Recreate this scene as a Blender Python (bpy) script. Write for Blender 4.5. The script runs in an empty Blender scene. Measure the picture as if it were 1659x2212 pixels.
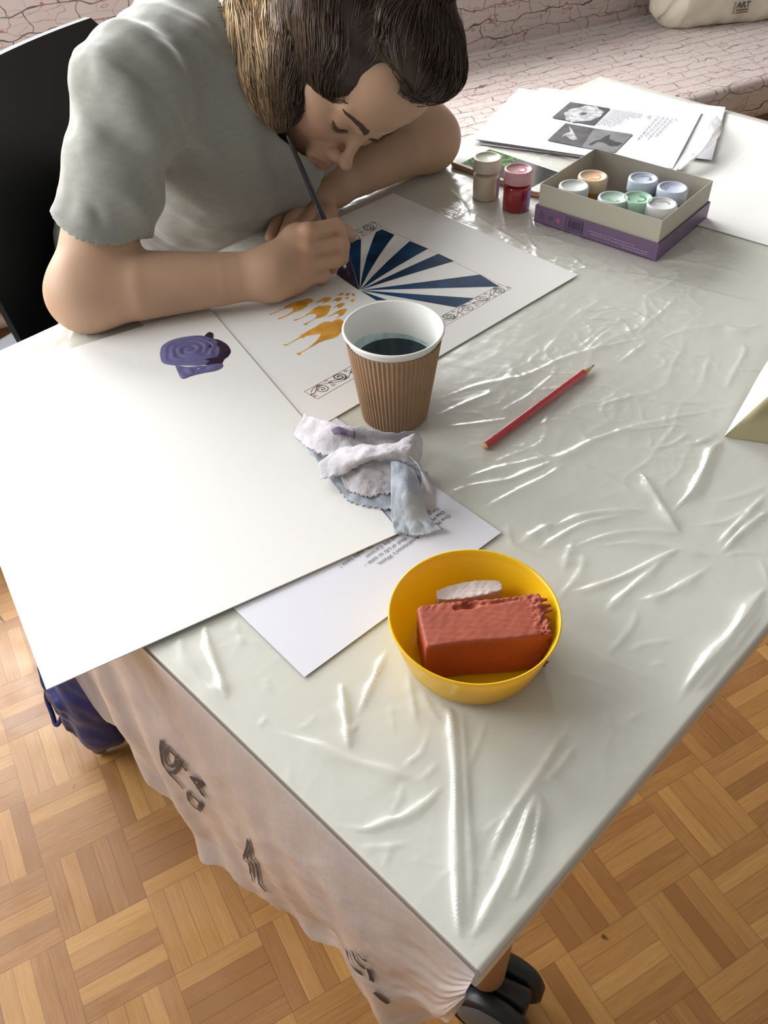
import bpy, bmesh, math, random
import numpy as np
from mathutils import Vector, Matrix, noise as mnoise
random.seed(7); np.random.seed(7)
S = bpy.context.scene
COL = S.collection
T = 0.73                      # height of the table top above the floor
# ------------------------------------------------------------------ camera
F, PITCH, ROLL, H = 1884.71353, 0.77810456, -0.03111163, 0.52792104
def _cam():
    c, s = math.cos(ROLL), math.sin(ROLL); cp, sp = math.cos(PITCH), math.sin(PITCH)
    Rr = np.array([[c, -s, 0], [s, c, 0], [0, 0, 1]]); R = np.array([[1, 0, 0], [0, sp, -cp], [0, cp, sp]])
    return R @ Rr
CM = _cam()
def at(x, y, h=0.0):
    """photograph pixel -> point at height h above the table top (table-relative z)"""
    d = CM @ np.array([(x - 829.5) / F, -(y - 1106) / F, -1.0])
    t = -(H - h) / d[2]
    return np.array([d[0] * t, d[1] * t, h])
cd = bpy.data.cameras.new('camera'); cam = bpy.data.objects.new('camera', cd); COL.objects.link(cam)
m4 = Matrix.Identity(4)
for i in range(3):
    for j in range(3): m4[i][j] = CM[i][j]
m4.translation = (0, 0, T + H)
cam.matrix_world = m4
cd.sensor_fit = 'VERTICAL'; cd.sensor_height = 24; cd.lens = F / 2212 * 24; cd.clip_start = .02
S.camera = cam
# ------------------------------------------------------------------ light
S.view_settings.view_transform = 'Standard'; S.view_settings.look = 'None'
S.view_settings.gamma = 1; S.view_settings.use_curve_mapping = False
S.view_settings.exposure = 0.0
w = bpy.data.worlds.new('room_light'); S.world = w; w.use_nodes = True
w.node_tree.nodes['Background'].inputs[0].default_value = (1.0, .96, .91, 1)
w.node_tree.nodes['Background'].inputs[1].default_value = 0.28
RB = np.array([.883, .469, 0]); RN = np.array([.469, -.883, 0])     # along the back wall / out of it
BK = np.array([.241, 2.627, 0])                                    # a point on the bench back's face
def area(name, loc, direction, sx, sy, power, col):
    l = bpy.data.lights.new(name, 'AREA'); l.shape = 'RECTANGLE'; l.size = sx; l.size_y = sy; l.energy = power; l.color = col
    o = bpy.data.objects.new(name, l); COL.objects.link(o); o.location = loc
    o.rotation_euler = Vector(direction).to_track_quat('-Z', 'Y').to_euler(); return o
WL = BK - RN * .30 - RB * 1.05
area('window_daylight', (WL[0], WL[1], 1.56), (RN[0], RN[1], -.14), 2.5, .78, 126, (.97, .98, 1))
LW = BK - RN * .16 - RB * 2.45                                     # inner corner of the left wall
LL = LW + RN * .95 + RB * .06
area('side_window_daylight', (LL[0], LL[1], 1.52), (RB[0], RB[1], -.10), 1.3, .95, 33, (.97, .98, 1))
# ------------------------------------------------------------------ helpers
def new_mat(name):
    m = bpy.data.materials.new(name); m.use_nodes = True
    return m, m.node_tree.nodes, m.node_tree.links, m.node_tree.nodes['Principled BSDF']
def mat(name, col, rough=.5, spec=.5, metal=0, bump=None, var=None, sss=0, trans=0, sheen=0, coat=0, alpha=1):
    """plain procedural material: optional colour variation (scale, amount) and bump (scale, strength, distance)"""
    m, n, l, b = new_mat(name)
    b.inputs['Base Color'].default_value = (*col, 1); b.inputs['Roughness'].default_value = rough
    b.inputs['Specular IOR Level'].default_value = spec; b.inputs['Metallic'].default_value = metal
    b.inputs['Sheen Weight'].default_value = sheen; b.inputs['Coat Weight'].default_value = coat
    b.inputs['Transmission Weight'].default_value = trans; b.inputs['Alpha'].default_value = alpha
    if sss:
        b.inputs['Subsurface Weight'].default_value = sss; b.inputs['Subsurface Radius'].default_value = (1, .35, .2)
        b.inputs['Subsurface Scale'].default_value = .004
    tc = n.new('ShaderNodeTexCoord')
    if var:
        nz = n.new('ShaderNodeTexNoise'); nz.inputs['Scale'].default_value = var[0]; nz.inputs['Detail'].default_value = 6
        mp = n.new('ShaderNodeMapping'); mp.inputs['Scale'].default_value = var[2] if len(var) > 2 else (1, 1, 1)
        l.new(tc.outputs['Object'], mp.inputs[0]); l.new(mp.outputs[0], nz.inputs[0])
        mx = n.new('ShaderNodeMix'); mx.data_type = 'RGBA'; mx.blend_type = 'MULTIPLY'
        mr = n.new('ShaderNodeMapRange'); mr.inputs[1].default_value = .3; mr.inputs[2].default_value = .7
        mr.inputs[3].default_value = 1 - var[1]; mr.inputs[4].default_value = 1 + var[1]
        l.new(nz.outputs[0], mr.inputs[0]); cb = n.new('ShaderNodeCombineColor')
        for k in range(3): l.new(mr.outputs[0], cb.inputs[k])
        mx.inputs[0].default_value = 1; mx.inputs[6].default_value = (*col, 1); l.new(cb.outputs[0], mx.inputs[7])
        l.new(mx.outputs[2], b.inputs['Base Color'])
    if bump:
        nb = n.new('ShaderNodeTexNoise'); nb.inputs['Scale'].default_value = bump[0]; nb.inputs['Detail'].default_value = 5
        l.new(tc.outputs['Object'], nb.inputs[0]); bp = n.new('ShaderNodeBump'); bp.inputs['Strength'].default_value = bump[1]
        bp.inputs['Distance'].default_value = bump[2]; l.new(nb.outputs[0], bp.inputs['Height']); l.new(bp.outputs[0], b.inputs['Normal'])
    return m
def link(name, me, parent=None, smooth=False):
    o = bpy.data.objects.new(name, me); COL.objects.link(o)
    if parent: o.parent = parent
    if smooth:
        me.shade_smooth()
    return o
def tag(o, label=None, cat=None, group=None, kind=None):
    if label: o['label'] = label
    if cat: o['category'] = cat
    if group: o['group'] = group
    if kind: o['kind'] = kind
    return o
def thing(name, label, cat, group=None, loc=(0, 0, 0)):
    o = bpy.data.objects.new(name, None); COL.objects.link(o); o.empty_display_size = .05; o.location = loc
    return tag(o, label, cat, group)
class MB:
    """collects shapes; vertices are table-relative and lifted by T on build"""
    def __init__(s): s.v = []; s.f = []; s.m = []; s.cur = 0
    def add(s, vs, fs):
        k = len(s.v); s.v += [tuple(float(c) for c in v) for v in vs]
        s.f += [tuple(k + i for i in f) for f in fs]; s.m += [s.cur] * len(fs); return s
    def build(s, name, mats, parent=None, smooth=False, base=None, dz=T):
        me = bpy.data.meshes.new(name); v = np.array(s.v) + [0, 0, dz]
        if base is not None: v = v - np.array(base)
        me.from_pydata(v.tolist(), [], s.f); 
        for m in (mats if isinstance(mats, (list, tuple)) else [mats]): me.materials.append(m)
        me.polygons.foreach_set('material_index', s.m); me.validate(); me.update()
        return link(name, me, parent, smooth)
    def poly(s, pts, z0, z1=None):
        """flat polygon, or a prism between heights z0<z1 (pts counter-clockwise xy)"""
        n = len(pts)
        a = sum(pts[i][0] * pts[(i + 1) % n][1] - pts[(i + 1) % n][0] * pts[i][1] for i in range(n))
        if a < 0: pts = list(pts)[::-1]
        top = [(p[0], p[1], z1 if z1 is not None else z0) for p in pts]
        if z1 is None: return s.add(top, [tuple(range(n))])
        bot = [(p[0], p[1], z0) for p in pts]
        return s.add(bot + top, [tuple(range(n))[::-1], tuple(range(n, 2 * n))] + [(i, (i + 1) % n, n + (i + 1) % n, n + i) for i in range(n)])
    def box(s, o, ax, ay, az, bev=0):
        """box from corner o with three edge vectors, optional bevel"""
        o, ax, ay, az = map(lambda q: np.array(q, float), (o, ax, ay, az))
        bm = bmesh.new(); c = [bm.verts.new(o + i * ax + j * ay + k * az) for i in (0, 1) for j in (0, 1) for k in (0, 1)]
        for f in ((0, 1, 3, 2), (4, 6, 7, 5), (0, 4, 5, 1), (2, 3, 7, 6), (0, 2, 6, 4), (1, 5, 7, 3)): bm.faces.new([c[i] for i in f])
        bmesh.ops.recalc_face_normals(bm, faces=bm.faces)
        if bev: bmesh.ops.bevel(bm, geom=bm.edges[:], offset=bev, segments=3, profile=.5, affect='EDGES')
        bm.verts.index_update(); s.add([v.co for v in bm.verts], [tuple(v.index for v in f.verts) for f in bm.faces]); bm.free(); return s
    def lathe(s, c, prof, n=64, ax=None, closed=False, rf=None):
        """profile [(r, h)] turned about axis through c"""
        if ax is None: U, V, W = np.eye(3)
        else:
            W = np.array(ax, float) / np.linalg.norm(ax); U = np.cross(W, [0.3, .1, 1] if abs(W[2]) < .9 else [1, 0, 0]); U /= np.linalg.norm(U); V = np.cross(W, U)
        c = np.array(c, float); vs = []; P = len(prof)
        for r, h in prof:
            for k in range(n):
                a = 2 * math.pi * k / n; rr = r if rf is None else rf(r, h, a)
                vs.append(c + rr * math.cos(a) * U + rr * math.sin(a) * V + h * W)
        fs = [(i * n + k, i * n + (k + 1) % n, (i + 1) * n + (k + 1) % n, (i + 1) * n + k) for i in range(P - 1) for k in range(n)]
        if closed: fs += [((P - 1) * n + k, (P - 1) * n + (k + 1) % n, (k + 1) % n, k) for k in range(n)]
        if prof[0][0] > 1e-6 and not closed: fs.append(tuple(range(n))[::-1])
        if prof[-1][0] > 1e-6 and not closed: fs.append(tuple((P - 1) * n + k for k in range(n)))
        return s.add(vs, fs)
    def tube(s, pts, rad, n=10):
        pts = [np.array(p, float) for p in pts]; L = len(pts)
        rad = rad if isinstance(rad, (list, tuple)) else [rad] * L
        vs = []; up = np.array([0.13, .07, 1.0])
        for i, p in enumerate(pts):
            t = pts[min(i + 1, L - 1)] - pts[max(i - 1, 0)]; t /= np.linalg.norm(t) + 1e-12
            u = np.cross(t, up)
            if np.linalg.norm(u) < .05: u = np.cross(t, [1, 0, 0])
            u /= np.linalg.norm(u); v = np.cross(t, u)
            vs += [p + rad[i] * (math.cos(2 * math.pi * k / n) * u + math.sin(2 * math.pi * k / n) * v) for k in range(n)]
        fs = [(i * n + k, i * n + (k + 1) % n, (i + 1) * n + (k + 1) % n, (i + 1) * n + k) for i in range(L - 1) for k in range(n)]
        fs += [tuple(range(n))[::-1], tuple((L - 1) * n + k for k in range(n))]
        return s.add(vs, fs)
    def grid(s, P):
        """P: array (r, c, 3)"""
        r, c = P.shape[:2]
        return s.add(P.reshape(-1, 3), [(i * c + j, i * c + j + 1, (i + 1) * c + j + 1, (i + 1) * c + j) for i in range(r - 1) for j in range(c - 1)])
    def ribbon(s, pts, wd, z):
        """thin flat stroke on the plane at height z"""
        pts = np.array(pts, float)[:, :2]
        if len(pts) < 2: return s
        t = np.gradient(pts, axis=0); t /= np.linalg.norm(t, axis=1)[:, None] + 1e-12
        nn = np.column_stack([-t[:, 1], t[:, 0]]) * wd / 2
        a = np.column_stack([pts + nn, np.full(len(pts), z)]); b = np.column_stack([pts - nn, np.full(len(pts), z)])
        k = len(pts); return s.add(np.vstack([b, a]), [(i, i + 1, k + i + 1, k + i) for i in range(k - 1)])
def resample(pts, n):
    pts = np.array(pts, float); d = np.r_[0, np.cumsum(np.linalg.norm(np.diff(pts, axis=0), axis=1))]
    t = np.linspace(0, d[-1], n); return np.column_stack([np.interp(t, d, pts[:, k]) for k in range(pts.shape[1])])
def smooth_curve(pts, n):
    """Catmull-Rom through pts"""
    P = np.array(pts, float); P = np.vstack([2 * P[0] - P[1], P, 2 * P[-1] - P[-2]]); out = []
    L = len(P) - 3
    for t in np.linspace(0, L - 1e-6, n):
        i = int(t); u = t - i; p0, p1, p2, p3 = P[i:i + 4]
        out.append(.5 * ((2 * p1) + (-p0 + p2) * u + (2 * p0 - 5 * p1 + 4 * p2 - p3) * u * u + (-p0 + 3 * p1 - 3 * p2 + p3) * u ** 3))
    return np.array(out)
def bil(ctrl, nu, nv):
    """smooth surface through a grid of control points (rows, cols, 3)"""
    R = np.array([smooth_curve(r, nv) for r in ctrl]); return np.stack([smooth_curve(R[:, j], nu) for j in range(nv)], 1)
_seed = np.random.RandomState(3)
_NW = [( _seed.normal(size=3), _seed.uniform(0, 6.28)) for _ in range(14)]
def wob(P, sc, k=14):
    """cheap smooth pseudo-noise, about -1..1"""
    P = np.asarray(P); o = np.zeros(P.shape[:-1])
    for i, (d, ph) in enumerate(_NW[:k]): o += np.sin(P @ (d * sc * (1 + .17 * i)) + ph + 1.3 * np.sin(P @ (np.roll(d, 1) * sc * .6)))
    return o / k * 1.9
def text_mesh(txt, size=1, font_bold=False):
    cu = bpy.data.curves.new('lettering', 'FONT'); cu.body = txt; cu.size = size; cu.resolution_u = 3
    if font_bold: cu.offset = size * .018
    o = bpy.data.objects.new('lettering', cu); COL.objects.link(o)
    dg = bpy.context.evaluated_depsgraph_get(); dg.update()
    me = bpy.data.meshes.new_from_object(o.evaluated_get(dg))
    v = np.array([tuple(q.co) for q in me.vertices]); f = [tuple(p.vertices) for p in me.polygons]
    bpy.data.objects.remove(o); bpy.data.curves.remove(cu); bpy.data.meshes.remove(me)
    return v, f
# ------------------------------------------------------------------ SDF toolkit (organic shapes)
class SDF:
    def __init__(s, k=.01): s.p = []; s.k = k; s.post = None; s.cuts = []
    def _add(s, fn, c, r, op, k): s.p.append((fn, np.array(c, float), float(r), op, s.k if k is None else k)); return s
    def cap(s, a, b, ra, rb=None, k=None, op='+'):
        a = np.array(a, float); b = np.array(b, float); rb = ra if rb is None else rb; ba = b - a; bb = ba @ ba + 1e-12
        def fn(P):
            q = P - a; h = np.clip(q @ ba / bb, 0, 1); q -= h[:, None] * ba
            return np.sqrt((q * q).sum(1)) - (ra + (rb - ra) * h)
        return s._add(fn, (a + b) / 2, np.sqrt(bb) / 2 + max(ra, rb), op, k)
    def chain(s, pts, rad, k=None, k2=None):
        for i in range(len(pts) - 1): s.cap(pts[i], pts[i + 1], rad[i], rad[i + 1], k if i == 0 else (k2 or max((k or s.k) * .5, .003)))
        return s
    def ell(s, c, r, R=None, k=None, op='+'):
        c = np.array(c, float); r = np.array(r, float); R = np.eye(3) if R is None else np.array(R, float)   # rows = axes
        def fn(P):
            q = (P - c) @ R.T; k0 = np.sqrt(((q / r) ** 2).sum(1)); k1 = np.sqrt(((q / (r * r)) ** 2).sum(1)) + 1e-9
            return k0 * (k0 - 1) / k1
        return s._add(fn, c, r.max(), op, k)
    def ev(s, P, c=None, rad=1e9, margin=.07):
        d = np.full(len(P), .3)
        for fn, pc, pr, op, k in s.p:
            if c is not None and np.linalg.norm(c - pc) - pr > rad + margin: continue
            e = fn(P)
            if op == '+':
                h = np.maximum(k - np.abs(d - e), 0) / max(k, 1e-9); d = np.minimum(d, e) - h * h * k * .25
            elif op == '-':
                e = -e; h = np.maximum(k - np.abs(d - e), 0) / max(k, 1e-9); d = np.maximum(d, e) + h * h * k * .25
            else:                                     # '~' raise by a soft ridge: op ('~', amp)
                d = d - op[1] * np.exp(-np.maximum(e, 0) ** 2 / (k * k))
        if s.post is not None: d = s.post(P, d)
        return d
    def mesh(s, lo, hi, h, n=36):
        lo = np.array(lo, float); hi = np.array(hi, float); N = np.ceil((hi - lo) / (h * n)).astype(int)
        I = np.arange(n + 1); G = np.stack(np.meshgrid(I, I, I, indexing='ij'), -1).reshape(-1, 3)
        big = (N * n + 4).astype(np.int64); V = []; K = []; Q = []
        def gid(ijk): return (ijk[..., 0] + 1) * big[1] * big[2] * 1 + (ijk[..., 1] + 1) * big[2] + ijk[..., 2] + 1
        half = h * n / 2 * math.sqrt(3)
        for bx in range(N[0]):
            for by in range(N[1]):
                for bz in range(N[2]):
                    o = np.array([bx, by, bz]) * n; c = lo + (o + n / 2) * h
                    near = [1 for fn, pc, pr, op, k in s.p if np.linalg.norm(c - pc) - pr < half + .02]
                    if not near: continue
                    if abs(s.ev(c[None])[0]) > half * 1.35 + .03: continue
                    D = s.ev(lo + (o + G) * h, c, half).reshape(n + 1, n + 1, n + 1)
                    if D.min() > 0 or D.max() < 0: continue
                    neg = D < 0
                    cs = sum(neg[a:n + a, b:n + b, e:n + e].astype(np.int8) for a in (0, 1) for b in (0, 1) for e in (0, 1))
                    ci = np.argwhere((cs > 0) & (cs < 8))
                    acc = np.zeros((len(ci), 3)); cnt = np.zeros(len(ci))
                    for ax in range(3):
                        for a in (0, 1):
                            for b in (0, 1):
                                p = np.zeros(3, int); o2 = [x for x in range(3) if x != ax]; p[o2[0]] = a; p[o2[1]] = b
                                q = p.copy(); q[ax] = 1
                                A = D[tuple((ci + p).T)]; B = D[tuple((ci + q).T)]; cr = (A < 0) != (B < 0)
                                t = np.where(cr, A / np.where(cr, A - B, 1), 0)
                                pos = p + np.zeros((len(ci), 3)); pos[:, ax] = t
                                acc += pos * cr[:, None]; cnt += cr
                    V.append(lo + (o + ci + acc / cnt[:, None]) * h); K.append(gid(ci + o))
                    for ax in range(3):
                        sl = [slice(0, n)] * 3; s2 = list(sl); s2[ax] = slice(1, n + 1)
                        A = neg[tuple(sl)]; B = neg[tuple(s2)]; e = np.argwhere(A != B)
                        if not len(e): continue
                        o2 = [(ax + 1) % 3, (ax + 2) % 3]; u = np.zeros(3, int); v = np.zeros(3, int); u[o2[0]] = 1; v[o2[1]] = 1
                        g = e + o; q = np.stack([gid(g - u - v), gid(g - v), gid(g), gid(g - u)], 1)
                        fl = ~A[tuple(e.T)]; q[fl] = q[fl][:, ::-1]; Q.append(q)
        V = np.vstack(V); K = np.concatenate(K); Q = np.vstack(Q)
        uk, ui = np.unique(K, return_index=True); V = V[ui]
        ix = np.searchsorted(uk, Q); ix[ix >= len(uk)] = 0; ok = (uk[ix] == Q).all(1)
        return V, ix[ok]
    def grad(s, P, e=.0015):
        g = np.stack([s.ev(P + d) - s.ev(P - d) for d in np.eye(3) * e], 1); return g / (np.linalg.norm(g, axis=1)[:, None] + 1e-9)
def relax(V, Q, it=2, w_=.5):
    V = V.copy(); n = len(V); a_ = Q.ravel(); b_ = np.roll(Q, -1, 1).ravel(); i_ = np.r_[a_, b_]; j_ = np.r_[b_, a_]; cnt = np.maximum(np.bincount(i_, minlength=n), 1)
    for _ in range(it):
        m_ = np.stack([np.bincount(i_, V[j_, k], n) for k in range(3)], 1) / cnt[:, None]; V += (m_ - V) * w_
    return V
def np_mesh(name, V, Fq, mats, parent=None, dz=T, smooth=True):
    me = bpy.data.meshes.new(name); V = np.asarray(V, float) + [0, 0, dz]; Fq = np.asarray(Fq)
    me.vertices.add(len(V)); me.vertices.foreach_set('co', V.ravel())
    nl = Fq.shape[1]; me.loops.add(Fq.size); me.loops.foreach_set('vertex_index', Fq.ravel().astype(np.int32))
    me.polygons.add(len(Fq)); me.polygons.foreach_set('loop_start', np.arange(len(Fq), dtype=np.int32) * nl)
    me.update(calc_edges=True); me.validate()
    for m in (mats if isinstance(mats, (list, tuple)) else [mats]): me.materials.append(m)
    return link(name, me, parent, smooth)
def vcol(o, C):
    a = o.data.color_attributes.new('tint', 'FLOAT_COLOR', 'POINT'); C = np.column_stack([C, np.ones(len(C))])
    a.data.foreach_set('color', C.ravel().astype(np.float32))
def attr_mat(name, rough, spec=.5, sss=0, bump=None, sheen=0):
    m = mat(name, (.5, .5, .5), rough, spec, sss=sss, bump=bump, sheen=sheen)
    n = m.node_tree.nodes; a = n.new('ShaderNodeAttribute'); a.attribute_name = 'tint'
    m.node_tree.links.new(a.outputs['Color'], n['Principled BSDF'].inputs['Base Color']); return m
# ================================================================== the room
class NG:
    """tiny shader-graph writer"""
    def __init__(s, m): s.n = m.node_tree.nodes; s.l = m.node_tree.links
    def put(s, sock, v):
        if isinstance(v, (int, float)): sock.default_value = v
        elif isinstance(v, tuple): sock.default_value = v
        else: s.l.new(v, sock)
    def m(s, op, a, b=0.0, c=0.0):
        q = s.n.new('ShaderNodeMath'); q.operation = op
        for i, v in enumerate((a, b, c)): s.put(q.inputs[i], v)
        return q.outputs[0]
    def xyz(s, x, y, z=0.0):
        q = s.n.new('ShaderNodeCombineXYZ')
        for i, v in enumerate((x, y, z)): s.put(q.inputs[i], v)
        return q.outputs[0]
    def noise(s, vec, sc, det=4, rough=.5):
        q = s.n.new('ShaderNodeTexNoise'); s.put(q.inputs['Vector'], vec); q.inputs['Scale'].default_value = sc
        q.inputs['Detail'].default_value = det; q.inputs['Roughness'].default_value = rough; return q.outputs[0], q.outputs[1]
    def mix(s, f, a, b, blend='MIX'):
        q = s.n.new('ShaderNodeMix'); q.data_type = 'RGBA'; q.blend_type = blend
        s.put(q.inputs[0], f); s.put(q.inputs[6], a); s.put(q.inputs[7], b); return q.outputs[2]
    def rng(s, v, a, b, c, d):
        q = s.n.new('ShaderNodeMapRange'); s.put(q.inputs[0], v)
        for i, x in enumerate((a, b, c, d)): q.inputs[i + 1].default_value = x
        return q.outputs[0]
    def coords(s, ang, off=(0, 0, 0)):
        tc = s.n.new('ShaderNodeTexCoord'); sub = s.n.new('ShaderNodeVectorMath'); sub.operation = 'SUBTRACT'
        s.l.new(tc.outputs['Object'], sub.inputs[0]); sub.inputs[1].default_value = off
        rt = s.n.new('ShaderNodeVectorRotate'); rt.rotation_type = 'Z_AXIS'; rt.inputs['Angle'].default_value = -ang
        s.l.new(sub.outputs[0], rt.inputs[0]); sp = s.n.new('ShaderNodeSeparateXYZ'); s.l.new(rt.outputs[0], sp.inputs[0])
        return sp.outputs[0], sp.outputs[1], sp.outputs[2], rt.outputs[0]
    def bump(s, b, hgt, st, dist):
        q = s.n.new('ShaderNodeBump'); q.inputs['Strength'].default_value = st; q.inputs['Distance'].default_value = dist
        s.l.new(hgt, q.inputs['Height']); s.l.new(q.outputs[0], b.inputs['Normal'])
ROOM = math.radians(28.0)
def parquet():
    m, n, l, b = new_mat('oak_mosaic_parquet'); g = NG(m)
    x, y, z, v = g.coords(ROOM, (-.571, .662, 0))
    u, w_ = g.m('DIVIDE', x, .1185), g.m('DIVIDE', y, .1185)
    iu, iw = g.m('FLOOR', u), g.m('FLOOR', w_); fu, fw = g.m('FRACT', u), g.m('FRACT', w_)
    par = g.m('FLOORED_MODULO', g.m('ADD', iu, iw), 2.0); par = g.m('GREATER_THAN', par, .5)
    inv = g.m('SUBTRACT', 1.0, par)
    s = g.m('ADD', g.m('MULTIPLY', fu, inv), g.m('MULTIPLY', fw, par)); s5 = g.m('MULTIPLY', s, 5.0)
    along = g.m('ADD', g.m('MULTIPLY', fw, inv), g.m('MULTIPLY', fu, par))
    sid = g.m('FLOOR', s5); fs = g.m('FRACT', s5)
    wn = n.new('ShaderNodeTexWhiteNoise'); wn.noise_dimensions = '3D'; l.new(g.xyz(iu, iw, sid), wn.inputs['Vector'])
    wn2 = n.new('ShaderNodeTexWhiteNoise'); wn2.noise_dimensions = '2D'; l.new(g.xyz(iu, iw, 0.0), wn2.inputs['Vector'])
    cx_ = g.m('ADD', g.m('MULTIPLY', along, .55), g.m('MULTIPLY', wn.outputs[0], 37.0))
    gr, _ = g.noise(g.xyz(cx_, g.m('MULTIPLY', s5, 1.6), g.m('MULTIPLY', wn.outputs[0], 11.0)), 4.2, 8, .62)
    gr2, _ = g.noise(g.xyz(cx_, g.m('MULTIPLY', s5, 9.0), 2.0), 2.5, 3, .6)
    tone = g.m('ADD', g.m('MULTIPLY', wn.outputs[0], .62), g.m('MULTIPLY', g.m('SUBTRACT', gr, .5), .9))
    tone = g.m('ADD', tone, g.m('MULTIPLY', g.m('SUBTRACT', wn2.outputs[0], .5), .22))
    tone = g.m('ADD', tone, g.m('MULTIPLY', g.m('SUBTRACT', gr2, .5), .22))
    cr = n.new('ShaderNodeValToRGB'); l.new(tone, cr.inputs[0]); e = cr.color_ramp.elements
    e[0].position = .02; e[0].color = (.30, .135, .040, 1); e[1].position = .95; e[1].color = (.60, .34, .115, 1)
    k = e.new(.33); k.color = (.40, .195, .058, 1); k = e.new(.62); k.color = (.48, .25, .076, 1)
    d1 = g.m('MINIMUM', fs, g.m('SUBTRACT', 1.0, fs)); d2 = g.m('MINIMUM', along, g.m('SUBTRACT', 1.0, along))
    gap = g.m('MINIMUM', g.m('MULTIPLY', d1, .2), d2); line = g.rng(gap, .002, .010, .70, 1.0)
    kn, _ = g.noise(v, 19, 2); knot = g.rng(kn, .735, .765, 1.0, .25)
    fac = g.m('MULTIPLY', line, knot)
    cb = n.new('ShaderNodeCombineColor'); [l.new(fac, cb.inputs[i]) for i in range(3)]
    l.new(g.mix(1.0, cr.outputs[0], cb.outputs[0], 'MULTIPLY'), b.inputs['Base Color'])
    rr, _ = g.noise(v, 14, 3); l.new(g.rng(rr, .3, .7, .30, .46), b.inputs['Roughness'])
    g.bump(b, g.m('ADD', line, g.m('MULTIPLY', gr, .3)), .25, .0006); return m
def line_fabric():
    """cream-pink upholstery printed with wandering hand-drawn outlines"""
    m, n, l, b = new_mat('line_drawing_upholstery'); g = NG(m)
    x, y, z, v = g.coords(ROOM)
    yy = g.m('SUBTRACT', g.m('ADD', z, 0.0), y)
    def layer(scx, scy, off, dist, mort, seed, fq=9, stretch=.45):
        base = g.xyz(g.m('MULTIPLY', g.m('ADD', x, off), stretch), g.m('ADD', yy, off * .7), seed)
        f1, c1 = g.noise(base, fq, 1.5, .45); sep = n.new('ShaderNodeSeparateColor'); l.new(c1, sep.inputs[0])
        dx = g.m('MULTIPLY', g.m('SUBTRACT', sep.outputs[0], .5), dist); dy = g.m('MULTIPLY', g.m('SUBTRACT', sep.outputs[1], .5), dist * .8)
        br = n.new('ShaderNodeTexBrick'); l.new(g.xyz(g.m('ADD', g.m('ADD', x, off), dx), g.m('ADD', yy, dy), 0.0), br.inputs['Vector'])
        br.inputs['Scale'].default_value = 1; br.inputs['Brick Width'].default_value = scx; br.inputs['Row Height'].default_value = scy
        br.inputs['Mortar Size'].default_value = mort; br.inputs['Mortar Smooth'].default_value = .1; br.offset = .38
        return br.outputs['Fac']
    a = layer(.112, .041, 0.0, .060, .0012, 1.0, 26, .5); c = layer(.112, .041, .031, .10, .0009, 4.0, 32, .6)
    d = layer(.112, .0273, .071, .075, .0007, 8.0, 40, .35)
    nz, _ = g.noise(v, 9, 2); basec = g.mix(nz, (.52, .42, .39, 1), (.56, .49, .445, 1))
    col = g.mix(g.m('MULTIPLY', a, .9), basec, (.075, .045, .04, 1)); col = g.mix(g.m('MULTIPLY', c, .75), col, (.33, .08, .075, 1))
    col = g.mix(g.m('MULTIPLY', d, .5), col, (.11, .09, .085, 1)); l.new(col, b.inputs['Base Color'])
    b.inputs['Roughness'].default_value = .85; b.inputs['Sheen Weight'].default_value = .15
    wv, _ = g.noise(v, 900, 2); g.bump(b, wv, .25, .0004); return m
M_floor = parquet(); M_fab = line_fabric()
M_wall = mat('painted_plaster', (.62, .60, .56), .8, bump=(60, .2, .002))
M_white = mat('white_lacquer', (.80, .80, .76), .35)
M_darkwood = mat('brown_plinth', (.16, .085, .05), .6, var=(6, .3, (1, 1, 8)))
fl = MB(); fl.add([(-4, -1.5, -T), (5, -1.5, -T), (5, 5, -T), (-4, 5, -T)], [(0, 1, 2, 3)])
tag(fl.build('floor', M_floor), kind='structure')
# wall with a wide window behind the bench (daylight comes through it)
wo = BK - RN * .16
def wpt(s_, d_, z_): return wo + RB * s_ - RN * d_ + np.array([0, 0, z_ - T])
wb = MB()
def wbox(mb, s0, s1, z0, z1, d0, d1, bev=0): mb.box(wpt(s0, d0, z0), RB * (s1 - s0), -RN * (d1 - d0), (0, 0, z1 - z0), bev)
wbox(wb, -4.2, 3.2, 0, 1.14, .0, .3); wbox(wb, -4.2, 3.2, 1.98, 2.75, .0, .3)
wbox(wb, -4.2, -2.35, 1.14, 1.98, .0, .3); wbox(wb, .45, 3.2, 1.14, 1.98, .0, .3)
tag(wb.build('wall_back', M_wall), kind='structure')
wr_ = MB(); wr_.box(wpt(2.2, -3.9, 0), RB * .15, -RN * 3.9, (0, 0, 2.75)); tag(wr_.build('added_wall_right', M_wall), kind='structure')  # unseen wall, added to block ambient light coming from the right
wl_ = MB()
for t0, t1, z0, z1 in ((0, 2.2, 0, 1.0), (0, 2.2, 2.05, 2.75), (0, .26, 1.0, 2.05), (1.64, 2.2, 1.0, 2.05)):
    wl_.box(LW + RN * t0 + [0, 0, z0 - T], RN * (t1 - t0), -RB * .25, (0, 0, z1 - z0))
tag(wl_.build('wall_left', M_wall), kind='structure')
w2 = MB()
for t0, t1, z0, z1 in ((.26, 1.64, 1.0, 1.05), (.26, 1.64, 2.0, 2.05), (.26, .31, 1.05, 2.0), (1.59, 1.64, 1.05, 2.0)):
    w2.box(LW + RN * t0 - RB * .12 + [0, 0, z0 - T], RN * (t1 - t0), -RB * .06, (0, 0, z1 - z0))
w2o = tag(w2.build('window_2', M_white), kind='structure')
wf = MB()
for s0, s1, z0, z1 in ((-2.35, .45, 1.14, 1.20), (-2.35, .45, 1.92, 1.98), (-2.35, -2.29, 1.2, 1.92), (.39, .45, 1.2, 1.92), (-.98, -.92, 1.2, 1.92)):
    wbox(wf, s0, s1, z0, z1, .20, .26)
wfo = tag(wf.build('window_1', M_white), kind='structure')
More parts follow.
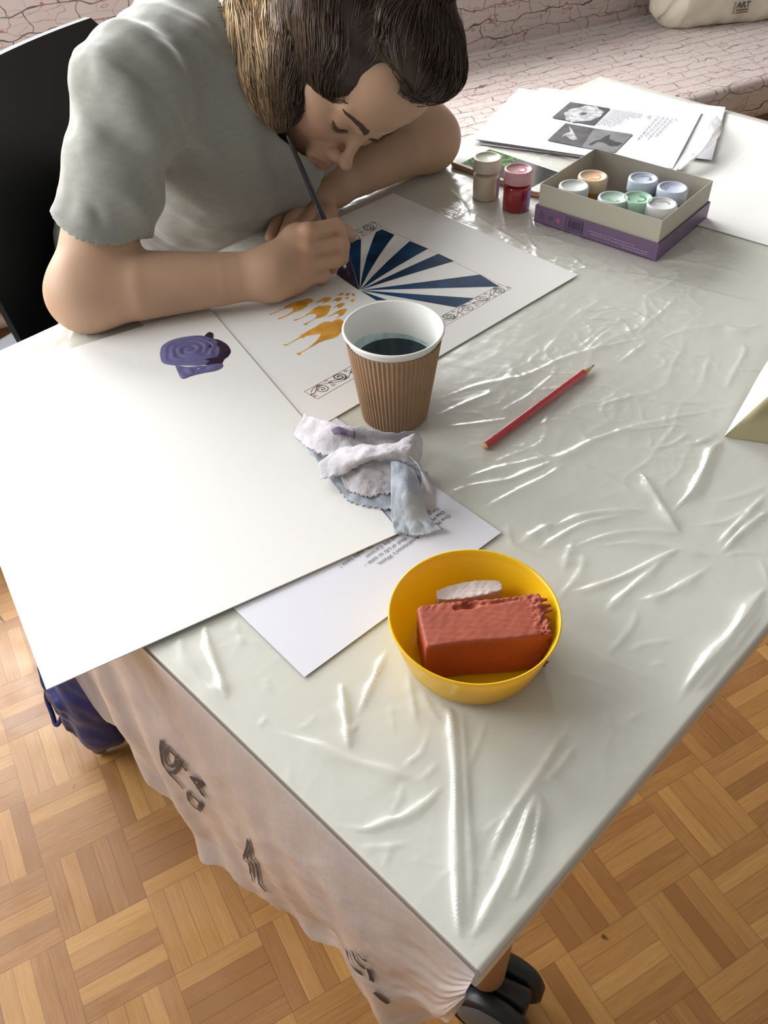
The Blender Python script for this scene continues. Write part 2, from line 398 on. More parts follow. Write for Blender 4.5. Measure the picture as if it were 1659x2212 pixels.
gl = MB(); wbox(gl, -2.29, .39, 1.2, 1.92, .225, .231); M_glass = mat('window_glass', (1, 1, 1), .0, trans=1.0); gp = gl.build('pane', M_glass, wfo)
g2 = MB(); g2.box(LW + RN * .31 - RB * .15 + [0, 0, 1.05 - T], RN * 1.28, -RB * .006, (0, 0, .95)); g2.build('pane', M_glass, w2o)
# --------------------------------------------------------------- upholstered bench
bench = thing('upholstered_bench', 'long bench upholstered in pinkish line-drawing fabric along the back of the room', 'bench')
SB = -.28                                     # seat height
FR = np.array([.789, 2.25, 0])                # on the front edge of the seat
SHF = float((BK - FR) @ RB)
def rounded_slab(mb, s0, s1, q0, q1, z0, z1, r, n=40):
    """slab along the bench between offsets q0 (front) and q1 (back) from FR; rounded section"""
    mb.box(FR + RB * s0 - RN * q0 + [0, 0, z0], RB * (s1 - s0), -RN * (q1 - q0), (0, 0, z1 - z0), r)
a = MB(); rounded_slab(a, -2.42 + SHF, 1.86, 0, .62, SB - .105, SB, .022); a.build('seat_cushion', M_fab, bench, True)
a = MB(); a.box(FR + RB * (-2.42 + SHF) - RN * .585 + [0, 0, SB - .02], RB * (4.28 - SHF), -RN * .13, (0, 0, .52), .02); a.build('backrest', M_fab, bench, True)
a = MB(); rounded_slab(a, -2.38 + SHF, 1.85, .03, .62, -T, SB - .10, .004); a.build('base', M_darkwood, bench)
# --------------------------------------------------------------- canvas tote bag
M_canvas = mat('natural_cotton_canvas', (.66, .59, .47), .9, bump=(700, .3, .0005), sheen=.2)
M_ink = mat('black_print', (.03, .028, .03), .6)
tote = thing('tote_bag', 'cream canvas tote bag with a small black ART print lying on the bench', 'bag')
c0 = at(1414, 76, SB); dirx = at(1659, 58, SB) - at(1440, 80, SB); dirx[2] = 0; dirx /= np.linalg.norm(dirx); diry = np.array([-dirx[1], dirx[0], 0])
L_, W_, H_ = .46, .17, .30
nu, nv = 90, 70
P = np.zeros((nv, nu, 3)); 
for i in range(nv):
    for j in range(nu):
        th = 2 * math.pi * i / (nv - 1); u_ = j / (nu - 1)
        endr = min(1, (u_ / .16)) ** .45 if u_ < .16 else min(1, ((1 - u_) / .16)) ** .45 if u_ > .84 else 1
        cy_, cz_ = -math.cos(th), math.sin(th)
        rr_ = (abs(cy_) ** 3.2 + abs(cz_) ** 3.2) ** (-1 / 3.2)
        yy_ = W_ / 2 * rr_ * cy_ * endr; zz_ = H_ / 2 * rr_ * cz_ * (.55 + .45 * endr) + H_ / 2
        q = c0 + dirx * (u_ * L_ + .02 * math.sin(zz_ * 14)) + diry * (yy_ + W_ / 2 * .9 + zz_ * .12) + np.array([0, 0, max(0.0, zz_ - H_ * .02)])
        P[i, j] = q
fold = wob(P, 22) * .006 + wob(P, 50) * .0028
cr_ = np.exp(-((np.linspace(0, 1, nu)[None, :] - .105 - .03 * np.sin(P[..., 2] * 30)) / .022) ** 2) * .012
out = P - P.mean(0)[None]; out /= np.linalg.norm(out, axis=2)[..., None] + 1e-6
P = P + out * (fold - cr_)[..., None]; P[..., 2] = np.maximum(P[..., 2], SB + .001)
a = MB(); a.grid(P); tb = a.build('bag_body', M_canvas, tote, True)
a = MB()
for off in (.10, .115):
    hp = smooth_curve([c0 + dirx * .12 + diry * (off - .1) + [0, 0, .27], c0 + dirx * .14 + diry * (off - .135) + [0, 0, .21], c0 + dirx * .20 + diry * (off - .14) + [0, 0, .175], c0 + dirx * .27 + diry * (off - .13) + [0, 0, .20], c0 + dirx * .31 + diry * (off - .09) + [0, 0, .27]], 24)
    a.tube(hp, .005, 8)
a.build('handle', M_canvas, tote, True)
# the print: on the near face of the bag
def on_bag(u_, z_):
    j = u_ / L_ * (nu - 1); best = None
    col = P[:, int(round(min(max(j, 0), nu - 1)))]; half = col[: nv // 2]
    side = col[[k for k in range(nv) if (col[k] - col.mean(0)) @ diry < 0]]
    k = np.argsort(abs(side[:, 2] - SB - z_))[:2]; p = side[k].mean(0)
    return p - diry * .005
a = MB(); pc = at(1592, 26, SB + .0)
def put_bag(v, f, size, du, dz_):
    pts = []
    for q in v:
        b0 = on_bag(BU + (du + q[0]) , BZ + dz_ + q[1]); p = c0 + dirx * (BU + du + q[0]) + np.array([0, 0, BZ + dz_ + q[1]])
        p = p + diry * ((b0 - p) @ diry); p[2] = SB + BZ + dz_ + q[1]; pts.append(p)
    a.add(pts, f)
BU, BZ = .235, .050
v, f_ = text_mesh('ART', .023, True); put_bag(v, f_, 1, .009, 0)
for k in range(3): v, f_ = text_mesh('E', .012, True); put_bag(v, f_, 1, -.001, .009 - k * .011)
put_bag(np.array([(.010, -.007, 0), (.050, -.007, 0), (.050, -.0042, 0), (.010, -.0042, 0)]), [(0, 1, 2, 3)], 1, 0, 0)
for k in range(10): put_bag(np.array([(.0, -.0145, 0), (.0028, -.0145, 0), (.0028, -.0105, 0), (.0, -.0105, 0)]), [(0, 1, 2, 3)], 1, .010 + k * .0042, 0)
a.build('printed_logo', M_ink, tote)
# --------------------------------------------------------------- chair
M_blk = mat('black_plastic', (.008, .008, .009), .5, spec=.3, bump=(300, .1, .0003)); M_gry = mat('dark_grey_plastic', (.055, .06, .068), .45)
M_steel = mat('chromed_steel', (.55, .55, .56), .25, metal=1)
chair = thing('office_chair', 'black plastic chair with a tall flat backrest behind the person at the table', 'chair')
k1 = at(212, 33, .113); k0 = at(0, 141, .113); bd = k0 - k1; bd[2] = 0; bd /= np.linalg.norm(bd); fd = np.array([-bd[1], bd[0], 0])
if fd[0] < 0: fd = -fd
WB = .44
def back_pt(s_, t_):      # s along width 0..1, t up 0..1 ; slight curve, rounded corners in outline
    base = k1 + bd * (s_ * WB) - fd * (.03 * (1 - (2 * s_ - 1) ** 2)) ; lean = fd * (.055 * (1 - t_) ** 1.5)
    return base + lean + np.array([0, 0, -.375 * (1 - t_)])
n1, n2 = 30, 26; G = np.zeros((n2, n1, 3)); G2 = np.zeros((n2, n1, 3))
for i in range(n2):
    for j in range(n1):
        s_, t_ = j / (n1 - 1), i / (n2 - 1); x_ = (2 * s_ - 1); ez = .07
        r_ = 1.0
        dt = max(0, abs(2 * t_ - 1) - .86) / .14; x_ *= 1 - .07 * (1 - math.sqrt(max(0, 1 - dt * dt)))
        G[i, j] = back_pt((x_ + 1) / 2, t_); G2[i, j] = G[i, j] - fd * .012
a = MB(); a.grid(G); a.grid(G2[:, ::-1]);
def rimfaces(A, B):
    r, c = A.shape[:2]; ring = [(0, j) for j in range(c)] + [(i, c - 1) for i in range(1, r)] + [(r - 1, j) for j in range(c - 2, -1, -1)] + [(i, 0) for i in range(r - 2, 0, -1)]
    n = len(ring); vs = [A[i, j] for i, j in ring] + [B[i, j] for i, j in ring]; return vs, [(k, n + k, n + (k + 1) % n, (k + 1) % n) for k in range(n)]
a.add(*rimfaces(G, G2)); a.build('backrest', M_blk, chair)
sr0 = at(0, 722, -.27); sr1 = at(104, 661, -.27); sd = sr1 - sr0; sd[2] = 0; sd /= np.linalg.norm(sd); sf = np.array([sd[1], -sd[0], 0])
so = sr1 + sd * .16
a = MB(); a.box(so + [0, 0, -.045], -sd * .46, sf * .44, (0, 0, .045), .018); a.build('seat', M_gry, chair, True)
sc = so - sd * .23 + sf * .22
a = MB(); a.lathe(sc * [1, 1, 0] + [0, 0, -.60], [(.03, 0), (.03, .25)], 20); a.lathe(sc * [1, 1, 0] + [0, 0, -.36], [(.10, 0), (.12, .045)], 24); a.build('gas_post', M_blk, chair, True)
for k in range(5):
    an = k * 2 * math.pi / 5 + .3; d_ = np.array([math.cos(an), math.sin(an), 0]); a = MB()
    a.tube([sc * [1, 1, 0] + [0, 0, -.60], sc * [1, 1, 0] + d_ * .27 + [0, 0, -.655]], [.022, .014], 10)
    lg = a.build('leg', M_blk, chair, True); a = MB(); a.lathe(sc * [1, 1, 0] + d_ * .27 + np.cross(d_, [0, 0, 1]) * -.02 + [0, 0, -.701], [(.026, 0), (.028, .006), (.028, .034), (.026, .04)], 20, ax=np.cross(d_, [0, 0, 1])); a.build('caster', M_blk, lg, True)
a = MB(); a.tube(smooth_curve([back_pt(.5, .1) - fd * .02, back_pt(.5, 0) - fd * .02 + [0, 0, -.06], sc + [0, 0, -.075], ], 12), .018, 10); a.build('back_support', M_blk, chair, True)
# ================================================================== table
TC = np.array([.045, .167, 0]); TA = np.array([-.698, .716, 0]); TB = np.array([.716, .698, 0]); LA, LBn = .77, 1.24
TA /= np.linalg.norm(TA); TB = np.array([TA[1], -TA[0], 0])
M_top = mat('white_laminate', (.74, .73, .665), .45, bump=(120, .04, .0003))
M_legw = mat('beech_wood_leg', (.50, .30, .15), .5, var=(8, .2, (1, 1, .1)))
M_rub = mat('black_rubber_wheel', (.012, .012, .013), .4); M_hub = mat('grey_caster_hub', (.10, .105, .11), .32)
table = thing('work_table', 'white rectangular work table on casters under the plastic cover', 'table')
tt = MB().box(TC + [0, 0, -.031], TB * LBn, TA * LA, (0, 0, .031), .0015).build('tabletop', M_top, table)
ap = MB()
for o_, x_, y_ in ((TC + TA * .08 + TB * .08, TB * (LBn - .16), TA * .02), (TC + TA * (LA - .10) + TB * .08, TB * (LBn - .16), TA * .02), (TC + TA * .08 + TB * .08, TB * .02, TA * (LA - .16)), (TC + TA * .08 + TB * (LBn - .10), TB * .02, TA * (LA - .16))):
    ap.box(o_ + [0, 0, -.088], x_, y_, (0, 0, .06))
ap.build('apron', M_white, table)
for a_, b_ in ((.095, .180), (LA - .1, .1), (.1, LBn - .1), (LA - .1, LBn - .1)):
    p = TC + TA * a_ + TB * b_; lg = MB().tube([p + [0, 0, -.029], p + [0, 0, -.62]], [.026, .022], 20).build('leg', M_legw, table, True)
    q = p + np.array([0, 0, -T]); sw = (TA * .3 + TB * .95); sw /= np.linalg.norm(sw); back = np.cross(sw, [0, 0, 1]); ctr = q + [0, 0, .052] + back * .018
    ca = MB(); ca.lathe(q + [0, 0, .085], [(.020, 0), (.020, .03)], 16)
    ca.box(ctr + [0, 0, .0] - sw * .013 - back * .045, sw * .026, back * .085, (0, 0, .046), .008)
    co = ca.build('caster_fork', M_rub, table, True)
    for sgn in (-1, 1):
        wh = MB(); wh.lathe(ctr + sw * (.015 * sgn), [(.0, 0), (.045, 0), (.0515, .004), (.0515, .018), (.046, .024), (.043, .022)], 40, ax=sw * sgn); who = wh.build('wheel', M_rub, co, True)
        wh = MB(); wh.lathe(ctr + sw * (.0375 * sgn), [(.041, -.002), (.040, .001), (.030, .005), (.012, .007), (0.0001, .007)], 36, ax=sw * sgn); wh.build('hub_cover', M_hub, who, True)
# ------------------------------------------------------------------ plastic cover
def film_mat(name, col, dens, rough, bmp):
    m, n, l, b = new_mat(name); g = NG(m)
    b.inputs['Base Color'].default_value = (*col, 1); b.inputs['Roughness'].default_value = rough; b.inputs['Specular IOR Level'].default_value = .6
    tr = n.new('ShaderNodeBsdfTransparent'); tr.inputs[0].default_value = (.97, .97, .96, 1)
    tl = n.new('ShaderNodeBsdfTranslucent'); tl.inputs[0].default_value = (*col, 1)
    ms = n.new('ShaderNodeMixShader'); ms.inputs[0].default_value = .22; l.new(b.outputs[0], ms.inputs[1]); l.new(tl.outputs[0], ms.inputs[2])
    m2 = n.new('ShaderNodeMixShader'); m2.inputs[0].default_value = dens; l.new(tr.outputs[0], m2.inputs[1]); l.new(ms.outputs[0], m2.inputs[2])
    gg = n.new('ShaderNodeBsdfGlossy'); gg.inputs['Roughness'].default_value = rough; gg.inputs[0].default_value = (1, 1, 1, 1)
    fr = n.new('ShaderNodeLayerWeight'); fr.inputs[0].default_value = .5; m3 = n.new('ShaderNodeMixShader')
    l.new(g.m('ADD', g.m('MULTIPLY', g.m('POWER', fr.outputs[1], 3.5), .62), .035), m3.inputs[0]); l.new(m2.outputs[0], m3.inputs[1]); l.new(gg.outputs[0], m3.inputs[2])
    out = [x for x in n if x.type == 'OUTPUT_MATERIAL'][0]; l.new(m3.outputs[0], out.inputs[0])
    tc = n.new('ShaderNodeTexCoord'); nz, _ = g.noise(tc.outputs['Object'], bmp[0], 4, .55)
    bp = n.new('ShaderNodeBump'); bp.inputs['Strength'].default_value = bmp[1]; bp.inputs['Distance'].default_value = bmp[2]
    l.new(nz, bp.inputs['Height'])
    for s_ in (b, tl, gg): l.new(bp.outputs[0], s_.inputs['Normal'])
    l.new(bp.outputs[0], fr.inputs['Normal']); return m
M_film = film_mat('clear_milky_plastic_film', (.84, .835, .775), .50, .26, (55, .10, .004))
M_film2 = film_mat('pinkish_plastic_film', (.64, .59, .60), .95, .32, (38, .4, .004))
cover = thing('plastic_table_cover', 'thin crinkled translucent plastic sheet spread over the white table and hanging off its side', 'table cover')
RES = .0018
na, nb = int((LA + .0) / RES), int(LBn / RES)
ga, gb = np.linspace(0, LA, na), np.linspace(0, LBn, nb)
A_, B_ = np.meshgrid(ga, gb, indexing='ij'); X = TC[0] + A_ * TA[0] + B_ * TB[0]; Y = TC[1] + A_ * TA[1] + B_ * TB[1]
Z = np.zeros_like(X)
# each crease: photograph track, height (mm), half width (mm), sharp?
CR = [
 ([(958,1518),(975,1545),(985,1650),(987,1780),(990,1900),(992,1990),(1000,2040)], 5.5, 5.0), ([(1000,1520),(1003,1600),(1012,1750),(1020,1900),(1010,2030)], 3.0, 5),
 ([(1012,2040),(1060,1950),(1105,1860),(1140,1760),(1163,1700)], 6.0, 7), ([(1046,1890),(1080,1800),(1130,1720),(1170,1660),(1200,1610),(1235,1560)], 4.0, 5),
 ([(1100,1960),(1140,1870),(1160,1780),(1168,1700)], 4.5, 5), ([(1030,1810),(1090,1760),(1140,1710)], 1.6, 3), ([(1160,1700),(1205,1660),(1250,1600)], 3, 4),
 ([(842,1395),(805,1480),(772,1555)], 3.4, 3.6), ([(738,1470),(748,1540),(757,1630)], 4.2, 4.0), ([(775,1560),(757,1590),(757,1630)], 3, 3.2),
 ([(880,1425),(890,1500),(905,1580)], 2.4, 3), ([(905,1450),(925,1520),(965,1580)], 1.8, 3), ([(940,1495),(960,1530),(975,1560)], 2, 3),
 ([(572,1575),(680,1610),(780,1650),(860,1672),(900,1690)], 3.0, 7.0), ([(900,1690),(930,1665),(945,1645)], 1.6, 3), ([(860,1665),(905,1630),(930,1570)], 1.6, 3), ([(870,1650),(925,1622)], 1.4, 2.6),
 ([(975,1670),(930,1730),(880,1765),(840,1780),(790,1795),(725,1785)], 3.2, 4.5), ([(960,1700),(905,1760),(845,1790)], 1.8, 3.4), ([(840,1770),(860,1730),(870,1690)], 1.4, 3),
 ([(850,1820),(840,1850),(825,1880)], 1.2, 3), ([(770,1830),(830,1830),(890,1820)], 1.6, 3.2), ([(1060,1540),(1030,1620),(1000,1690)], 1.5, 3), ([(845,1515),(852,1590)], 1, 2.5),
 ([(440,1345),(455,1400),(480,1470),(495,1520)], 4.6, 4.5), ([(390,1370),(400,1420),(440,1480),(520,1560)], 2.2, 8), ([(505,1335),(520,1380),(530,1400)], 1.5, 2.4),
 ([(575,1460),(585,1500)], 1, 2.4), ([(560,1575),(575,1545)], 1.6, 2.4), ([(625,1640),(630,1700),(640,1715)], 1, 2.6), ([(640,1580),(670,1560),(680,1540)], .9, 2.5),
 ([(1659,1262),(1620,1320),(1570,1390),(1510,1455),(1465,1515)], 5.5, 8), ([(1659,1300),(1600,1380),(1540,1450),(1490,1510)], 2.4, 5),
 ([(1640,1206),(1655,1240),(1659,1262)], 2, 3), ([(1555,1205),(1600,1195),(1659,1200)], 1.6, 3),
 ([(1210,1285),(1280,1270),(1360,1240),(1450,1195),(1480,1190)], 3.4, 5), ([(1300,1330),(1340,1290),(1400,1240),(1450,1195)], 3.4, 6), ([(1370,1300),(1420,1290),(1480,1260),(1540,1220)], 3.2, 6),
 ([(1380,1310),(1370,1350),(1340,1390),(1310,1420)], 1.8, 5), ([(1350,1410),(1400,1390),(1460,1385)], 1.4, 4), ([(1400,1440),(1440,1430)], 1, 4),
 ([(1280,1185),(1350,1175),(1430,1180),(1500,1195),(1555,1205)], 2.8, 5), ([(1240,1290),(1300,1265),(1380,1238)], 1.8, 4),
 ([(1555,1200),(1590,1160),(1640,1120),(1659,1105)], 4.2, 5), ([(1545,1185),(1580,1145),(1620,1105),(1659,1060)], 3.8, 5), ([(1480,1135),(1560,1130),(1620,1100),(1659,1080)], 2.4, 4.5),
 ([(1378,1010),(1400,1050),(1425,1090),(1450,1130),(1475,1160)], 5.2, 4.5), ([(1410,1090),(1445,1120),(1470,1160)], 3.4, 3.5), ([(1568,945),(1540,975),(1520,1020),(1500,1060),(1450,1110)], 5.2, 6),
 ([(1545,945),(1510,960),(1470,965)], 2.6, 3.5), ([(1400,972),(1440,965),(1470,950),(1490,935)], 2.2, 3), ([(1380,1170),(1300,1150),(1220,1130)], 1.2, 3),
 ([(1180,1145),(1260,1115),(1340,1105),(1405,1105)], 3.2, 6), ([(1150,1200),(1200,1165),(1270,1130),(1400,1108)], 3.0, 5), ([(1210,1195),(1290,1165),(1360,1150),(1440,1150),(1480,1163)], 2.6, 5),
 ([(1120,1180),(1160,1150),(1200,1130)], 3.0, 7), ([(1215,1240),(1225,1200),(1240,1170)], 2.8, 6), ([(1200,1300),(1250,1240),(1260,1190)], 2.2, 6), ([(1100,1130),(1110,1180),(1180,1210)], 1.6, 5),
 ([(1040,955),(1100,945),(1180,925),(1240,905),(1320,890),(1420,885),(1560,878)], 0.01, 5), ([(1130,975),(1200,990),(1290,950),(1370,925),(1480,900),(1600,875)], 3.2, 7.5), ([(1220,985),(1150,1020),(1080,1045),(1010,1050)], 2.6, 4.5),
 ([(1225,990),(1310,1030),(1390,1075)], 1.8, 3), ([(1320,958),(1400,985),(1470,995)], 1.3, 3), ([(1000,1040),(1050,1020),(1130,1000),(1200,985)], 2.2, 5), ([(1030,1110),(1100,1070),(1180,1030),(1225,1000)], 1.9, 5),
 ([(950,925),(1040,915),(1110,905)], 1.6, 4), ([(945,865),(1030,835),(1130,815),(1220,775),(1330,745),(1440,720)], 3.0, 6), ([(935,905),(1010,870),(1090,840)], 1.8, 5), ([(1330,790),(1370,760),(1400,740)], 2.2, 4),
 ([(1370,735),(1400,700),(1440,665),(1470,630)], 2.4, 4.5), ([(1400,745),(1480,715),(1560,705),(1600,715),(1659,695)], 3.0, 8), ([(1260,765),(1290,735),(1330,705)], 1.6, 4), ([(1240,765),(1290,720),(1320,695)], 1.2, 3),
 ([(1350,850),(1430,870),(1560,872)], 1.8, 3.4), ([(1290,870),(1340,850)], .8, 3), ([(1600,740),(1610,760),(1590,800),(1560,860)], 2.6, 4), ([(1590,800),(1659,800)], 2, 3),
 ([(1000,620),(1100,600),(1250,590),(1400,600),(1560,640),(1659,660)], 2.2, 9), ([(1100,430),(1150,470),(1200,510)], 2, 4), ([(930,430),(980,470),(1060,500)], 1.8, 5), ([(1000,450),(1080,500),(1180,560)], 1.6, 6),
 ([(960,400),(1000,440),(1020,480)], 1.6, 4), ([(1180,560),(1250,575),(1350,580)], 1.6, 5), ([(870,420),(960,450),(1010,470)], 1.4, 4), ([(1120,480),(1160,540),(1200,545)], 2, 3), ([(1080,510),(1120,530)], 1.6, 3),
 ([(1440,360),(1500,330),(1530,270),(1550,255)], 5, 8), ([(1400,560),(1500,570),(1640,600)], 1.8, 6), ([(1450,620),(1560,640)], 1.2, 5),
 ([(100,770),(130,730),(150,700)], 4, 7), ([(150,740),(170,700),(175,690)], 4.5, 6), ([(60,800),(80,760),(100,730)], 4, 8), ([(30,780),(60,740),(70,735)], 3, 8), ([(185,750),(190,705)], 3, 5), ([(205,740),(215,700)], 2.5, 4), ([(110,790),(115,760)], 3, 5),
 ([(940,1090),(990,1060),(1060,1040)], 1.8, 4), ([(975,1080),(1000,1100),(1005,1140)], 1.6, 3), ([(955,1000),(1000,1040),(1060,1090)], 1.3, 3.5), ([(1200,1450),(1280,1470),(1350,1500)], .9, 4), ([(1260,1400),(1340,1440),(1440,1480)], .8, 4), ([(1310,1540),(1325,1580)], 1.6, 3.5), ([(1350,1560),(1380,1540)], 1, 4),
]
rs = np.random.RandomState(11)
for pts, hh, ww in CR:
    q = np.array([at(*p)[:2] for p in pts]); q = smooth_curve(q, 6 * len(q)); rel = q - TC[:2]; qa, qb = rel @ TA[:2], rel @ TB[:2]
    mA = (ga > qa.min() - .03) & (ga < qa.max() + .03); mB = (gb > qb.min() - .03) & (gb < qb.max() + .03)
    if not mA.any() or not mB.any(): continue
    sub = np.ix_(mA, mB); a0, b0 = A_[sub], B_[sub]; best = np.full(a0.shape, 9.); sg = np.zeros(a0.shape); tt_ = np.zeros(a0.shape); n_ = len(qa)
    for i in range(n_ - 1):
        dx, dy = qa[i + 1] - qa[i], qb[i + 1] - qb[i]; LL_ = dx * dx + dy * dy + 1e-12
        t = np.clip(((a0 - qa[i]) * dx + (b0 - qb[i]) * dy) / LL_, 0, 1); ex, ey = a0 - qa[i] - t * dx, b0 - qb[i] - t * dy
        d = np.hypot(ex, ey); k = d < best; best = np.where(k, d, best); sg = np.where(k, np.sign(dx * ey - dy * ex), sg); tt_ = np.where(k, (i + t) / (n_ - 1), tt_)
    env = np.clip(np.minimum(tt_, 1 - tt_) * 4, 0.15, 1) ; wl = ww * .001 * (1 + .45 * sg) * (.75 + .25 * np.sin(tt_ * 17 + hh * 3)) * env
    rdg = hh * (.0008 if hh > 3.5 else .00062) * env * (1 / (1 + (best / (wl * .62)) ** 2.6)); Z[sub] = np.maximum(Z[sub], rdg) + .25 * np.minimum(Z[sub], rdg)
P3 = np.stack([X, Y, X * 0], -1)
reg = np.clip((B_ - .33) / .2, 0, 1) * .8 + .2                                       # the far part of the sheet is more crumpled
warp = P3 + np.stack([wob(P3, 14), wob(P3 + 5, 14), X * 0], -1) * .02
ridn = (1 - np.abs(np.sin(warp @ np.array([55., -38, 0]) + 2.2 * wob(P3, 16)))) ** 5 + (1 - np.abs(np.sin(warp @ np.array([28., 66, 0]) + 2.5 * wob(P3 + 3, 20)))) ** 6
gate = np.clip(wob(P3 + 9, 12) * .9 + .25, 0, 1)
ridn = ridn + .6 * (1 - np.abs(np.sin(warp @ np.array([130., 45, 0]) + 2.8 * wob(P3 + 6, 30)))) ** 5 + .5 * (1 - np.abs(np.sin(warp @ np.array([-70., 150, 0]) + 2.8 * wob(P3 + 8, 34)))) ** 5
Z += reg * gate * ridn * .0020 + reg * (.00030 * wob(P3, 60) + .00014 * wob(P3, 150)) + .0002
# flatten where something stands or lies on the sheet
def in_poly(px, world=False):
    pl_ = np.array([(p if world else at(*p))[:2] for p in px]); ins = np.zeros(X.shape, bool); j = len(pl_) - 1
    for i in range(len(pl_)):
        xi, yi = pl_[i]; xj, yj = pl_[j]; c = ((yi > Y) != (yj > Y)) & (X < (xj - xi) * (Y - yi) / (yj - yi + 1e-12) + xi); ins ^= c; j = i
    return ins
flat = in_poly([(450,665),(865,1152),(95,1487),(-280,850)]) | in_poly([(1082,1155),(660,1465),(300,1150),(620,840)]) | in_poly([(858,418),(1248,598),(735,900),(400,640)])
flat |= in_poly([(1152,478),(1415,567),(1548,478),(1290,400)]) | in_poly([(965,347),(1163,420),(1228,368),(1025,304)]) | in_poly([(1015,300),(1459,364),(1659,530),(1760,400),(1290,160),(1145,170)])
for c_, r_ in ((at(855, 893), .04), (np.array([.062, .385]), .052), (at(1048, 430), .021), (at(1113, 455), .021)): flat |= (X - c_[0]) ** 2 + (Y - c_[1]) ** 2 < r_ ** 2
_e1 = at(1545, 497, .002); _d1 = at(1659, 530, .002) - _e1; _d1[2] = 0; _d1 /= np.linalg.norm(_d1); _d2 = np.array([-_d1[1], _d1[0], 0]); _m = .006
flat |= in_poly([_e1 - _d1 * (.06 + _m) - _d2 * _m, _e1 + _d1 * (.30 + _m) - _d2 * _m, _e1 + _d1 * (.30 + _m) + _d2 * .43, _e1 - _d1 * (.06 + _m) + _d2 * .43], True)
_b0 = at(1303, 172, .002); _b1 = at(1659, 268, .002) - _b0; _b1[2] = 0; _b1 /= np.linalg.norm(_b1); _b2 = np.array([_b1[1], -_b1[0], 0]); _b2 = -_b2 if _b2[1] > 0 else _b2
flat |= in_poly([_b0 - _b1 * _m - _b2 * .02, _b0 + _b1 * .43 - _b2 * .02, _b0 + _b1 * .43 + _b2 * .306, _b0 - _b1 * _m + _b2 * .306], True)
k_ = flat.astype(float)
for _ in range(3): k_ = (k_ + np.roll(k_, 1, 0) + np.roll(k_, -1, 0) + np.roll(k_, 1, 1) + np.roll(k_, -1, 1)) / 5
Z = Z * (1 - k_) + k_ * np.minimum(Z, .0002)
Z = np.clip(Z, 0, .0075) * np.clip(np.minimum(A_, LA - A_) / .004, .15, 1)
V_ = np.stack([X, Y, Z + .0008], -1)
# wrap over the edge that runs to the right
wr = [V_[0] - TA * .0016 + [0, 0, -.001], V_[0] - TA * .002 + [0, 0, -.008], V_[0] - TA * .002 + [0, 0, -.019]]
V_ = np.concatenate([np.stack(wr[::-1], 0), V_], 0)
r_, c_ = V_.shape[:2]; ii = np.arange((r_ - 1) * c_).reshape(r_ - 1, c_)[:, :-1].ravel()
np_mesh('top_sheet', V_.reshape(-1, 3), np.stack([ii, ii + 1, ii + c_ + 1, ii + c_], 1)[:, ::-1], M_film, cover)
# hanging side, along the edge from the near corner up to the far left
hem_a = [0, .012, .022, .06, .098, .123, .18, .248, .282, .32, .363, .418, .45, .468, .480, .50, .56, .66, .72, .77]
hem_z = [.03, .12, .17, .235, .262, .225, .27, .32, .322, .335, .338, .29, .272, .25, .14, .06, .03, .06, .25, .36]
NA, NV = 260, 60
def side_pt(a, t):
    hz = np.interp(a, hem_a, hem_z); z = -t * hz
    out_ = .003 + .012 * math.sin(min(1, t * 1.15) * math.pi * .8) * min(1, a / .08 + .25)
    fo = .007 * math.sin(a * 46 + 3 * math.sin(a * 15) + t * 2.2) * t + .0022 * math.sin(a * 120 + t * 7) * t
    fo += (.0010 * float(wob(np.array([a, t * .3, 0]), 50)) * min(1, t * 4)) + .005 * float(wob(np.array([a, t * .3, 2.]), 14)) * t
    z += .006 * math.sin(a * 70) * t + .003 * float(wob(np.array([a, 0, 1.]), 160)) * t
    p = TC + TA * a - TB * (out_ + fo); return np.array([p[0], p[1], z + .0012])
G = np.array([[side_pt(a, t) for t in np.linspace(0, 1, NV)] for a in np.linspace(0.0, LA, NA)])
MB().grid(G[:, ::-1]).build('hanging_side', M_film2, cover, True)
# print on the hanging side
M_print = mat('dark_grey_print', (.045, .04, .045), .5)
pr = MB()
def side_print(v, f_):       # v in (a, depth-in-metres)
    pts = []
    for a, zz in v:
        a = min(max(a, 0), LA); t = min(max(zz / np.interp(a, hem_a, hem_z), 0), 1); p = side_pt(a, t) - TB * .0016; pts.append(p)
    pr.add(pts, f_)
def side_stroke(tr, wd):
    tr = np.array(tr, float); tr = resample(tr, 3 * len(tr) + 6); t = np.gradient(tr, axis=0); t /= np.linalg.norm(t, axis=1)[:, None]; nn = np.column_stack([-t[:, 1], t[:, 0]]) * wd / 2
    k = len(tr); side_print(np.vstack([tr + nn, tr - nn]), [(i, i + 1, k + i + 1, k + i) for i in range(k - 1)])
_CAMP = np.array([0, 0, H])
def _proj(p):
    c = (p - _CAMP) @ CM; return np.array([829.5 + F * c[0] / -c[2], 1106 - F * c[1] / -c[2]])
def sp(x, y):                 # photograph pixel -> (a, drop) on the hanging film itself
    d = CM @ np.array([(x - 829.5) / F, -(y - 1106) / F, -1.0]); pl0 = TC - TB * .02
    t = ((pl0 - _CAMP) @ TB) / (d @ TB); q = _CAMP + d * t; a, z = (q - TC) @ TA, -q[2]
    f = lambda a, z: _proj(side_pt(a, z / np.interp(a, hem_a, hem_z)))
    for _ in range(8):
        e = f(a, z) - (x, y); J = np.array([(f(a + 1e-3, z) - f(a, z)) / 1e-3, (f(a, z + 1e-3) - f(a, z)) / 1e-3]).T
        s_ = np.linalg.lstsq(J, -e, rcond=1e-3)[0]; a = float(np.clip(a + np.clip(s_[0], -.02, .02), .005, .47)); z = float(np.clip(z + np.clip(s_[1], -.02, .02), .0, np.interp(a, hem_a, hem_z)))
    return (a, z)
def px_stroke(pts, wd): side_stroke([sp(*p) for p in pts], wd)
